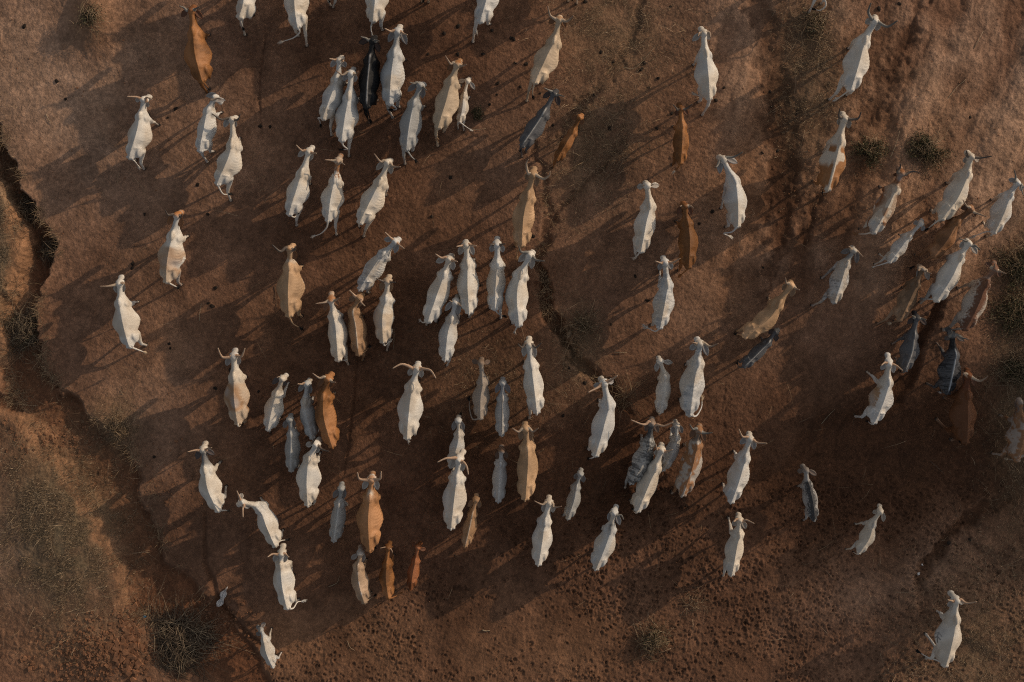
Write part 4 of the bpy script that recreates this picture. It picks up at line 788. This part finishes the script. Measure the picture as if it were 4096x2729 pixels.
cow(a, (1375, 1000), (1322, 1170), (1245, 1350), (1155, 1556), 192, 'cream', 'cream cow with small curled horns overlapping the brindled cow', M=(1378, 925), L_=[(1330, 990), (1322, 950)], R_=[(1430, 1008), (1475, 995)], el=(1325, 1045), er=(1410, 1065), horn='orange')
cow(a, (1720, 820), (1698, 960), (1660, 1150), (1570, 1408), 208, 'mottle', 'mottled brown and grey cow with dark neck, right of the small white cow', M=(1728, 745), L_=[(1660, 805), (1632, 762)], R_=[(1790, 843), (1840, 838)], el=(1640, 875), er=(1772, 910), hl=(1465, 1390), horn='grey')
cow(a, (2188, 895), (2142, 1085), (2098, 1250), (2018, 1472), 208, 'silver2', 'white cow with lyre horns, right of the mottled brown cow', M=(2175, 845), L_=[(2115, 872), (2083, 805)], R_=[(2255, 930), (2340, 935)], el=(2102, 938), er=(2225, 985), fl=(2035, 1010), hl=(1935, 1310), horn='orange')
cow(a, (1365, 188), (1408, 330), (1400, 470), (1368, 648), 143, 'white', 'small hornless white cow, one ear out, left of the tail-curling white cow', M=(1342, 142), el=(1325, 270), er=(1468, 195), hl=(1350, 672))
cow(a, (1728, 22), (1712, 200), (1675, 380), (1635, 675), 240, 'brindlelt', 'large white cow with its tan-tipped tail curled up over the right flank', M=(1695, -40), L_=[(1690, 18), (1655, 8)], R_=[(1820, 45), (1895, 18)], el=(1640, 72), er=(1795, 120), tl=[(1690, 685), (1738, 610), (1745, 545)], tuft='BUFF', horn='pale')
cow(a, (340, 1488), (302, 1670), (280, 1830), (243, 2048), 196, 'white', 'white cow with pale wide horns and long frontal face, bottom centre', M=(340, 1412), L_=[(275, 1498), (205, 1465)], R_=[(385, 1525), (455, 1515)], el=(285, 1560), er=(375, 1565), horn='pale')
cow(a, (628, 1222), (592, 1350), (572, 1460), (515, 1628), 138, 'grey2', 'grey calf with a dark face, between two white cows at the lower centre', M=(636, 1175), el=(578, 1260), er=(655, 1290), hl=(465, 1600))
cow(a, (938, 1580), (905, 1740), (865, 1870), (772, 2090), 202, 'witherpatch', 'light grey cow with a black patch on its withers', M=(968, 1500), L_=(888, 1580), R_=[(1005, 1598), (1025, 1638)], el=(890, 1640), er=(988, 1678), horn='grey')
cow(a, (2092, 1645), (2088, 1780), (2062, 1910), (2018, 2142), 178, 'cream', 'cream cow with reddish horns and one foreleg stretched forward, lower right', M=(2078, 1575), L_=[(2045, 1648), (2035, 1655)], R_=[(2150, 1640), (2225, 1672)], el=(2035, 1690), er=(2145, 1715), fl=(1985, 1620), hl=(1935, 2150), horn='orange')

# ---------------------------------------------------------------- plants
def blades(n, mask, hmin, hmax, cols, wid=.008, flat=.5, clump=3.0, seed=1):
    """n thin bent blades where mask (on the terrain grid) allows; returns arrays"""
    r = np.random.default_rng(seed)
    m = np.clip(mask, 0, 1) * sstep(.40, .62, fbm2(X * clump, Y * clump, 3, seed + 90)); m = m.ravel() + 1e-9
    cdf = np.cumsum(m); pick = np.searchsorted(cdf, r.uniform(0, cdf[-1], n)); pick = np.clip(pick, 0, m.size - 1)
    i, j = np.unravel_index(pick, X.shape)
    x = X[i, j] + r.uniform(-.5, .5, n) * STEP; y = Y[i, j] + r.uniform(-.5, .5, n) * STEP; z = Z[i, j] - .01
    h = r.uniform(hmin, hmax, n); a = r.uniform(0, 2 * math.pi, n); lean = r.uniform(.3, 1.0, n) * (1 + flat)
    dx, dy = np.cos(a), np.sin(a); w = wid * r.uniform(.6, 1.3, n)
    b = np.stack([x, y, z], 1); sdv = np.stack([-dy, dx, np.zeros(n)], 1) * w[:, None] * .5
    m1 = b + np.stack([dx * lean * h * .35, dy * lean * h * .35, h * .55], 1)
    t = b + np.stack([dx * lean * h, dy * lean * h, h * .8 / lean ** .5], 1)
    V = np.stack([b - sdv, b + sdv, m1 - sdv * .9, m1 + sdv * .9, t], 1).reshape(-1, 3)
    k = np.arange(n)[:, None] * 5
    Qd = k + np.array([[0, 1, 3, 2]]); T = k + np.array([[2, 3, 4]])
    c = np.array(cols)[r.integers(0, len(cols), n)] * r.uniform(.7, 1.25, (n, 1))
    return V, Qd, T, np.repeat(c, 5, axis=0)
STRAW = [(.30, .21, .125), (.23, .155, .09), (.19, .13, .08), (.36, .26, .165), (.15, .105, .065)]
PILE = [(.26, .19, .125), (.12, .085, .058), (.09, .065, .045), (.15, .105, .07), (.32, .24, .155), (.11, .08, .055)]
g = Geo()
V, Qd, T, c = blades(46000, m_lit ** 1.2, .03, .11, STRAW, seed=3); g.add(V, Qd, T, c)
V, Qd, T, c = blades(2600, m_lit ** .7 + .03, .10, .45, STRAW, wid=.008, flat=1.4, clump=1.2, seed=8); g.add(V, Qd, T, c)
g_edge = np.clip(np.exp(-((d1 - w1 * 1.05) / .18) ** 2) * sstep(450, 300, PXO), 0, 1) + .8 * fiss * sstep(1150, 1250, PXO) * sstep(1600, 1450, PXO)
V, Qd, T, c = blades(4500, g_edge, .10, .35, STRAW[:3], wid=.008, clump=1.8, seed=12); g.add(V, Qd, T, c)
gm = g.mesh('dry_grass', M_VEG, smooth=False); o = link('dry_grass', gm); tag(o, 'short dry straw-coloured grass scattered in patches over the red earth', 'grass', kind='stuff')

def bush(name, x, y, rr, label, n=260, ln=(.4, 1.0), h=.5, cols=STRAW, leaf=None, nleaf=0, rad=.006, seed=0, tangle=.6):
    r = random.Random(seed + 5); c = ov(x, y); R = rr * 1.7408 / 132; gz = ground_z(c[0], c[1], Z)
    g = Geo()
    for k in range(n):
        a = r.uniform(0, 6.283); q = R * r.uniform(0, .75) ** .7; lob = 1 + .25 * math.sin(a * 3 + seed) + .15 * math.sin(a * 5 + 2 * seed); q *= lob
        p = np.array([math.cos(a) * q, math.sin(a) * q, 0.0]); cu = r.gauss(0, .55)
        b = (a + math.pi + r.gauss(0, 1.1)) if r.random() < .6 else a + r.gauss(0, .8); l = r.uniform(*ln) * R; pts = []; el = r.uniform(.15, 1.0) * h
        for s in range(6):
            b += cu * .45 + r.gauss(0, .12); t = s / 5; rr_ = min(1, math.hypot(p[0], p[1]) / R)
            pts.append(np.array([p[0], p[1], el * (1 - rr_ * rr_ * .8) * (.25 + .75 * math.sin(math.pi * min(1, t + .12))) + .01]))
            p = p + np.array([math.cos(b) * l / 5, math.sin(b) * l / 5, 0])
        rd = rad * r.uniform(.5, 1.3)
        V, Qd, T = tube(pts, np.linspace(rd, rd * .35, 6), 3); col = np.array(r.choice(cols)) * r.uniform(.7, 1.2); g.add(V, Qd, T, col)
    e = empty(name, (c[0], c[1], gz)); tag(e, label, 'bush')
    link('branches', g.mesh('branches', M_VEG), e)
    if nleaf:
        lv = Geo(); rg = np.random.default_rng(seed)
        u = rg.normal(0, 1, (nleaf, 3)); u /= np.linalg.norm(u, axis=1)[:, None]; u[:, 2] = np.abs(u[:, 2]); rad_ = rg.uniform(.1, 1, nleaf) ** .8 * rg.uniform(.8, 1.35, nleaf)
        cl = np.clip(fbm2(u[:, 0] * 2.2 + 9, u[:, 1] * 2.2 + u[:, 2], 3, seed) * 2 - .3, .25, 1)
        P = u * (rad_ * cl)[:, None] * np.array([R, R, h]); P[:, 2] += .03
        a = rg.normal(0, 1, (nleaf, 3)); a /= np.linalg.norm(a, axis=1)[:, None]; b = np.cross(a, rg.normal(0, 1, (nleaf, 3))); b /= np.linalg.norm(b, axis=1)[:, None]
        L = rg.uniform(.02, .05, (nleaf, 1)); V = np.stack([P - a * L, P + b * L * .3, P + a * L, P - b * L * .3], 1).reshape(-1, 3)
        Qd = np.arange(nleaf)[:, None] * 4 + np.array([[0, 1, 2, 3]])
        cc = np.array(leaf)[rg.integers(0, len(leaf), nleaf)] * rg.uniform(.6, 1.3, (nleaf, 1)); lv.add(V, Qd, None, np.repeat(cc, 4, axis=0))
        link('foliage', lv.mesh('foliage', M_VEG, smooth=False), e)
    return e
GRN = [(.060, .062, .030), (.045, .048, .024), (.10, .085, .042), (.15, .115, .06)]
DRYG = [(.11, .10, .05), (.16, .13, .075), (.08, .075, .04)]
bush('brush_pile', 405, 1478, 84, 'large round tangle of dry curved branches at the bottom left', 1000, (.5, 1.15), .32, rad=.008, seed=1, cols=PILE)
bush('dry_shrub', 1500, 1470, 44, 'twiggy dry shrub with some yellow-green leaves, bottom right of centre', 200, (.6, 1.3), .4, leaf=DRYG, nleaf=900, seed=2)
bush('dry_shrub', 1592, 1385, 34, 'sparse pale twigs of a flattened shrub above the twiggy one', 70, (.6, 1.3), .2, seed=3)
bush('green_shrub', 1992, 350, 40, 'dark green bushy shrub right of the cow with round crescent horns', 160, (.5, 1.4), .35, leaf=GRN, nleaf=4200, seed=4)
bush('green_shrub', 2128, 350, 52, 'larger dark green shrub, the right one of two at the upper right', 220, (.5, 1.4), .38, leaf=GRN, nleaf=5600, seed=5)
bush('gully_bush', 62, 470, 46, 'dark tangle of dry stems hanging in the upper gully at the left', 320, (.6, 1.3), .4, cols=PILE, leaf=DRYG, nleaf=500, seed=6)
bush('gully_bush', 108, 575, 44, 'tangle of dry stems in the gully bend at the left', 340, (.6, 1.3), .4, cols=PILE, leaf=DRYG, nleaf=500, seed=7)
bush('gully_bush', 52, 762, 62, 'wide spray of dry branches at the left edge below the gully bend', 520, (.5, 1.2), .4, cols=PILE, seed=8, leaf=DRYG, nleaf=600)
bush('grass_clump', 268, 985, 34, 'dry grass clump overhanging the gully bank at the left', 260, (.4, 1.0), .3, seed=9)
bush('grass_clump', 215, 45, 40, 'dry grass clump on the small mound in the top left', 160, (.4, 1.0), .2, seed=10, leaf=DRYG, nleaf=900)
bush('dark_bush', 2340, 610, 62, 'upper dark leafy bush on the right edge', 260, (.6, 1.4), .3, leaf=GRN + DRYG, nleaf=3800, seed=11)
bush('dark_bush', 2335, 720, 66, 'lower dark leafy bush on the right edge', 260, (.6, 1.4), .3, leaf=GRN + DRYG, nleaf=4200, seed=12)
bush('dry_shrub', 1438, 905, 46, 'see-through twiggy shrub beside the cow with tilted horns', 60, (.8, 1.6), .35, seed=13)
bush('dry_shrub', 1340, 748, 46, 'dark grassy tangle in the fissure at the centre right', 110, (.5, 1.3), .14, leaf=DRYG, nleaf=200, seed=14)
bush('dark_bush', 2345, 850, 56, 'lowest dark leafy bush on the right edge', 220, (.6, 1.4), .25, leaf=GRN + DRYG, nleaf=2600, seed=22)
bush('weed_tuft', 1096, 262, 17, 'small dark weed right of the small white calf with big ears', 60, (.5, 1.1), .15, leaf=GRN, nleaf=700, seed=15)
bush('grass_clump', 1252, 640, 34, 'dry grass clump on the fissure right of the centre herd', 90, (.4, 1.1), .12, seed=16)
bush('grass_clump', 1420, 350, 60, 'thin dry grass clump left of the slim rust-brown cow', 120, (.4, 1.0), .2, seed=17)
bush('grass_clump', 1868, 60, 46, 'dry grass clump at the top edge, right part', 260, (.4, 1.0), .25, seed=18, leaf=DRYG, nleaf=600)

# ---------------------------------------------------------------- dung, stones, twigs, litter
def put(name, me, p, label, cat, group=None, rz=0, sc=1.0, zoff=0):
    o = link(name, me, None, (p[0], p[1], ground_z(p[0], p[1], Z) + zoff)); o.rotation_euler = (0, 0, rz); o.scale = (sc,) * 3
    tag(o, label, cat, group); return o
def pat_mesh(seed):
    g = Geo(); r = random.Random(seed)
    for k in range(3 + seed % 3):
        a = r.uniform(0, 6.28); d = r.uniform(0, .06); e = ellipsoid((math.cos(a) * d, math.sin(a) * d, .005 + .008 * k), (.085 * r.uniform(.6, 1.1), .075 * r.uniform(.6, 1.1), .028), 12, 6)
        v = np.array(e[0]); v += (vnoise3(v * 40 + seed * 7, seed)[:, None] - .5) * .02; g.add(v, e[1], e[2])
    return g.mesh('dung_pat', M_DUNG)
PATS = [pat_mesh(k) for k in range(5)]
DP = {(0, 1): [(1215, 850), (1210, 895), (1325, 400), (1815, 130), (1910, 400), (1910, 1220), (1945, 1245), (1975, 1075)], (0, 2): [(1550, 20), (1560, 60), (1975, 430), (2110, 265), (1415, 1060)],
      (1, 0): [(1725, 310), (2165, 285), (2335, 350), (1855, 240), (1855, 500), (1580, 500), (2215, 870), (2220, 770), (2085, 500), (2145, 960), (35, 1155), (125, 1160)],
      (2, 0): [(30, 580), (15, 360), (130, 590), (75, 800), (260, 860), (750, 880), (815, 480), (930, 570), (1215, 580), (1345, 720), (1255, 810), (1185, 640), (895, 1180), (375, 1150), (1455, 60), (675, 15), (1330, 1180), (1935, 820), (1860, 935), (1465, 1050), (2290, 1410)],
      (3, 0): [(1000, 95), (1185, 55), (20, 845), (35, 980), (260, 1050), (85, 1390), (1840, 1085)], (1, 1): [(1785, 60), (1612, 420), (2070, 1050)],
      (2, 1): [(190, 600), (1835, 380), (1715, 490), (910, 1415), (1240, 1195), (1130, 970), (2305, 890)], (2, 2): [(670, 380), (470, 680), (525, 245)], (0, 0): [(225, 245), (520, 745), (600, 910), (1540, 1080), (1610, 995)], (1, 2): [(1880, 662), (20, 460)], (3, 3): [(1655, 290), (1850, 260)]}
kk = 0
for tile, L in DP.items():
    for p in L:
        w = px2w(*tp(tile, p)); me = PATS[kk % 5]; kk += 1
        put('dung_pat', me, w, 'small dark dried dung pat lying on the bare red earth', 'dung', 'dung pats on the bare ground', rz=kk * 1.7, sc=.42 + .35 * ((kk * 37) % 10) / 10)
# clods broken off the banks, and scattered pebbles
g = Geo(); rg = np.random.default_rng(5)
def clods(n, x, y, sx, sy, smin, smax):
    for _ in range(n):
        c = ov(rg.normal(x, sx), rg.normal(y, sy)); s = rg.uniform(smin, smax) * rg.uniform(.5, 1)
        v = np.array([(i, j, k) for i in (-1, 1) for j in (-1, 1) for k in (-1, 1)], float) * s * rg.uniform(.5, 1, 3) + rg.normal(0, s * .22, (8, 3))
        t = rg.uniform(0, 6.28); v[:, :2] = v[:, :2] @ np.array([[math.cos(t), -math.sin(t)], [math.sin(t), math.cos(t)]])
        v[:, 2] *= .6; v += np.array([c[0], c[1], ground_z(c[0], c[1], Z) + s * .2])
        g.add(v, [(0, 1, 3, 2), (4, 6, 7, 5), (0, 4, 5, 1), (2, 3, 7, 6), (0, 2, 6, 4), (1, 5, 7, 3)])
clods(800, 230, 1500, 60, 38, .015, .07); clods(260, 300, 1480, 14, 36, .03, .12); clods(260, 110, 1010, 60, 22, .015, .05); clods(160, 520, 1425, 30, 30, .015, .05)
clods(700, 1200, 1350, 700, 140, .008, .025); clods(500, 1900, 250, 300, 260, .008, .028); clods(300, 200, 400, 150, 300, .008, .025); clods(220, 330, 1120, 60, 70, .01, .035)
o = link('earth_clods', g.mesh('earth_clods', M_CLOD, smooth=False)); tag(o, 'crumbled clods and pebbles of red earth along the gully banks', 'clods', kind='stuff')
# one larger stone in the fissure
e = ellipsoid((0, 0, .03), (.085, .15, .06), 16, 10); v = np.array(e[0]); v += (vnoise3(v * 14, 4)[:, None] - .5) * .06; g = Geo(); g.add(v, e[1], e[2])
put('stone', g.mesh('stone', flat_mat('weathered_stone', (.24, .17, .11), .9, .3, 20)), ov(1308, 770), 'pale brown stone lying in the central fissure', 'stone', rz=-.3)
# twigs
TW = [((2, 0), [(1020, 620), (1140, 620), (1310, 430)], 'long bent twig at the top, left of the white cow with curled horns'), ((3, 0), [(1560, 1020), (1700, 830), (1800, 740)], 'long straight twig above the larger green shrub'),
      ((3, 0), [(1100, 1460), (1150, 1340), (1185, 1215)], 'twig between the two green shrubs'), ((3, 0), [(1870, 460), (1960, 300)], 'short twig near the top right corner'), ((3, 2), [(1505, 1105), (1580, 1170), (1635, 1225)], 'pale twig below the large dark red-brown cow'),
      ((3, 2), [(500, 760), (560, 690), (620, 630)], 'thin twig left of the white cow with a tan left flank'), ((1, 3), [(665, 695), (740, 660), (765, 600)], 'curved twig between the curled-tail white cow and the tan calf with a white line'), ((1, 3), [(840, 1190), (860, 1245), (905, 1278)], 'small hooked twig on the hoof-marked ground, bottom left of centre'),
      ((1, 3), [(2080, 1090), (2110, 1098), (2145, 1095)], 'short thick pale stick on the hoof-marked ground, bottom centre'), ((0, 1), [(1830, 1380), (1835, 1290), (1850, 1220)], 'thin twig beside two dung pats, left part'), ((1, 0), [(1980, 1190), (2040, 1192), (2110, 1183)], 'twig just behind the small white calf with big ears'),
      ((1, 1), [(1265, 1450), (1262, 1640)], 'straight stalk right of the white cow with tan lower back'), ((1, 1), [(165, 1060), (180, 1170), (186, 1290)], 'dark stick left of the big tan cow with white belly'), ((2, 2), [(935, 105), (1050, 105)], 'short straw-coloured stick left of the small hornless white cow'),
      ((0, 0), [(430, 1050), (450, 1100), (478, 1135)], 'short pale twig at the upper left near the gully'), ((3, 1), [(2220, 1025), (2300, 1110)], 'pale twig on the dark bush side at the right edge'), ((0, 2), [(1105, 450), (1132, 495)], 'short pale stick in the open left ground')]
for k, (tile, L, lab) in enumerate(TW):
    P = np.array([px2w(*tp(tile, p)) for p in L]); c = P.mean(0); P = catmull(list(P - c), 5) if len(P) > 2 else np.array([P[0] - c, (P[0] + P[1]) / 2 - c + np.array([.01, .01, 0]), P[1] - c])
    P[:, 2] = .015 + .02 * np.sin(np.arange(len(P)) * 1.3) ** 2
    rd = .022 if 'thick' in lab else .009
    g = Geo(); V, Qd, T = tube(P, np.linspace(rd, rd * .5, len(P)), 6); g.add(V, Qd, T, (.34, .27, .18) if 'dark' not in lab else (.10, .07, .05))
    put('twig', g.mesh('twig', M_VEG), c, lab, 'twig', 'twigs lying on the ground')
# crumpled plastic bag
n, m = 26, 60; U, W_ = np.meshgrid(np.linspace(-1, 1, n), np.linspace(-1, 1, m)); prof = .085 * (1 - np.abs(W_ + .15) ** 2.2 * .75) * (1 + .35 * np.sin(W_ * 7))
bx = U * prof + .10 * W_ ** 2 * np.sign(W_) * .6; by = W_ * .33; bz = .035 + .05 * fbm2(U * 3 + 4, W_ * 5 + 3, 4, 5) + .02 * np.sin(U * 9 + W_ * 3)
bx += .03 * (fbm2(U * 4, W_ * 6, 3, 8) - .5); id_ = np.arange(n * m).reshape(m, n); Qd = np.stack([id_[:-1, :-1], id_[:-1, 1:], id_[1:, 1:], id_[1:, :-1]], -1).reshape(-1, 4)
me = mesh_np('plastic_bag', np.stack([bx, by, bz], -1).reshape(-1, 3), Qd, mat=M_BAG); o = put('plastic_bag', me, ov(512, 1371), 'crumpled greyish white plastic bag lying on the bank near the bottom left', 'plastic bag', rz=-.28)
md = o.modifiers.new('thickness', 'SOLIDIFY'); md.thickness = .004
def scrap(seed, s):
    U, W_ = np.meshgrid(np.linspace(-1, 1, 8), np.linspace(-1, 1, 8)); z = .02 + .03 * fbm2(U * 2 + seed, W_ * 2, 3, seed)
    id_ = np.arange(64).reshape(8, 8); Qd = np.stack([id_[:-1, :-1], id_[:-1, 1:], id_[1:, 1:], id_[1:, :-1]], -1).reshape(-1, 4)
    v = np.stack([U * s * (1 + .3 * np.sin(W_ * 3 + seed)), W_ * s * .7 * (1 + .3 * np.cos(U * 4)), z], -1).reshape(-1, 3); return v, Qd
for k, (tile, p, mt, s, lab) in enumerate((((0, 3), (1328, 965), M_BLUE, .05, 'small scrap of blue plastic above the tangle of dry branches'), ((3, 3), (1380, 570), M_BAG, .045, 'small white scrap of litter right of the lone cream calf'),
                                           ((3, 3), (1415, 488), M_BAG, .03, 'tiny white litter scrap, the upper of two at the lower right'))):
    v, Qd = scrap(k + 2, s); me = mesh_np('litter_scrap', v, Qd, mat=mt); put('litter_scrap', me, px2w(*tp(tile, p)), lab, 'litter', rz=k)

# ---------------------------------------------------------------- unseen thorn trees, added outside the frame to cast shade into it
def tree(x, y, hgt, rad, label, seed, nl):
    r = random.Random(seed); rg = np.random.default_rng(seed); gz = -.3
    e = empty('unseen_shade_tree', (x, y, gz)); tag(e, label, 'tree')
    g = Geo(); top = np.array([r.uniform(-.3, .3), r.uniform(-.3, .3), hgt * .45])
    V, Qd, T = tube([(0, 0, 0), (.1, .05, hgt * .2), top], [.22, .17, .13], 10); g.add(V, Qd, T, (.12, .085, .06)); clus = []
    for k in range(13):
        a = k * 2.4; q = rad * r.uniform(.35, .95); end = np.array([math.cos(a) * q, math.sin(a) * q, hgt * r.uniform(.75, .98)])
        V, Qd, T = tube(catmull([top, top * .5 + end * .5 + np.array([0, 0, -.3]), end], 5), np.linspace(.09, .02, 11), 6); g.add(V, Qd, T, (.12, .085, .06)); clus.append(end)
        clus.append(top * .4 + end * .6)
    link('trunk', g.mesh('trunk', M_VEG), e)
    clus = np.array(clus); ci_ = rg.integers(0, len(clus), nl); P = clus[ci_] + rg.normal(0, 1, (nl, 3)) * np.array([rad * .2, rad * .2, hgt * .06])
    a = rg.normal(0, 1, (nl, 3)); a /= np.linalg.norm(a, axis=1)[:, None]; b = np.cross(a, rg.normal(0, 1, (nl, 3))); b /= np.linalg.norm(b, axis=1)[:, None]
    L = rg.uniform(.04, .10, (nl, 1)); V = np.stack([P - a * L, P + b * L * .4, P + a * L, P - b * L * .4], 1).reshape(-1, 3)
    lv = Geo(); lv.add(V, np.arange(nl)[:, None] * 4 + np.array([[0, 1, 2, 3]]), None, np.repeat(np.array(GRN)[rg.integers(0, 4, nl)], 4, axis=0)); link('crown', lv.mesh('crown', M_VEG, smooth=False), e)
tree(26.5, 2.9, 6.2, 4.0, 'unseen spreading thorn tree added beyond the right edge to cast shade', 31, 60000)
tree(21.5, .2, 3.4, 2.4, 'smaller unseen thorn tree added beyond the right edge to cast shade', 32, 26000)
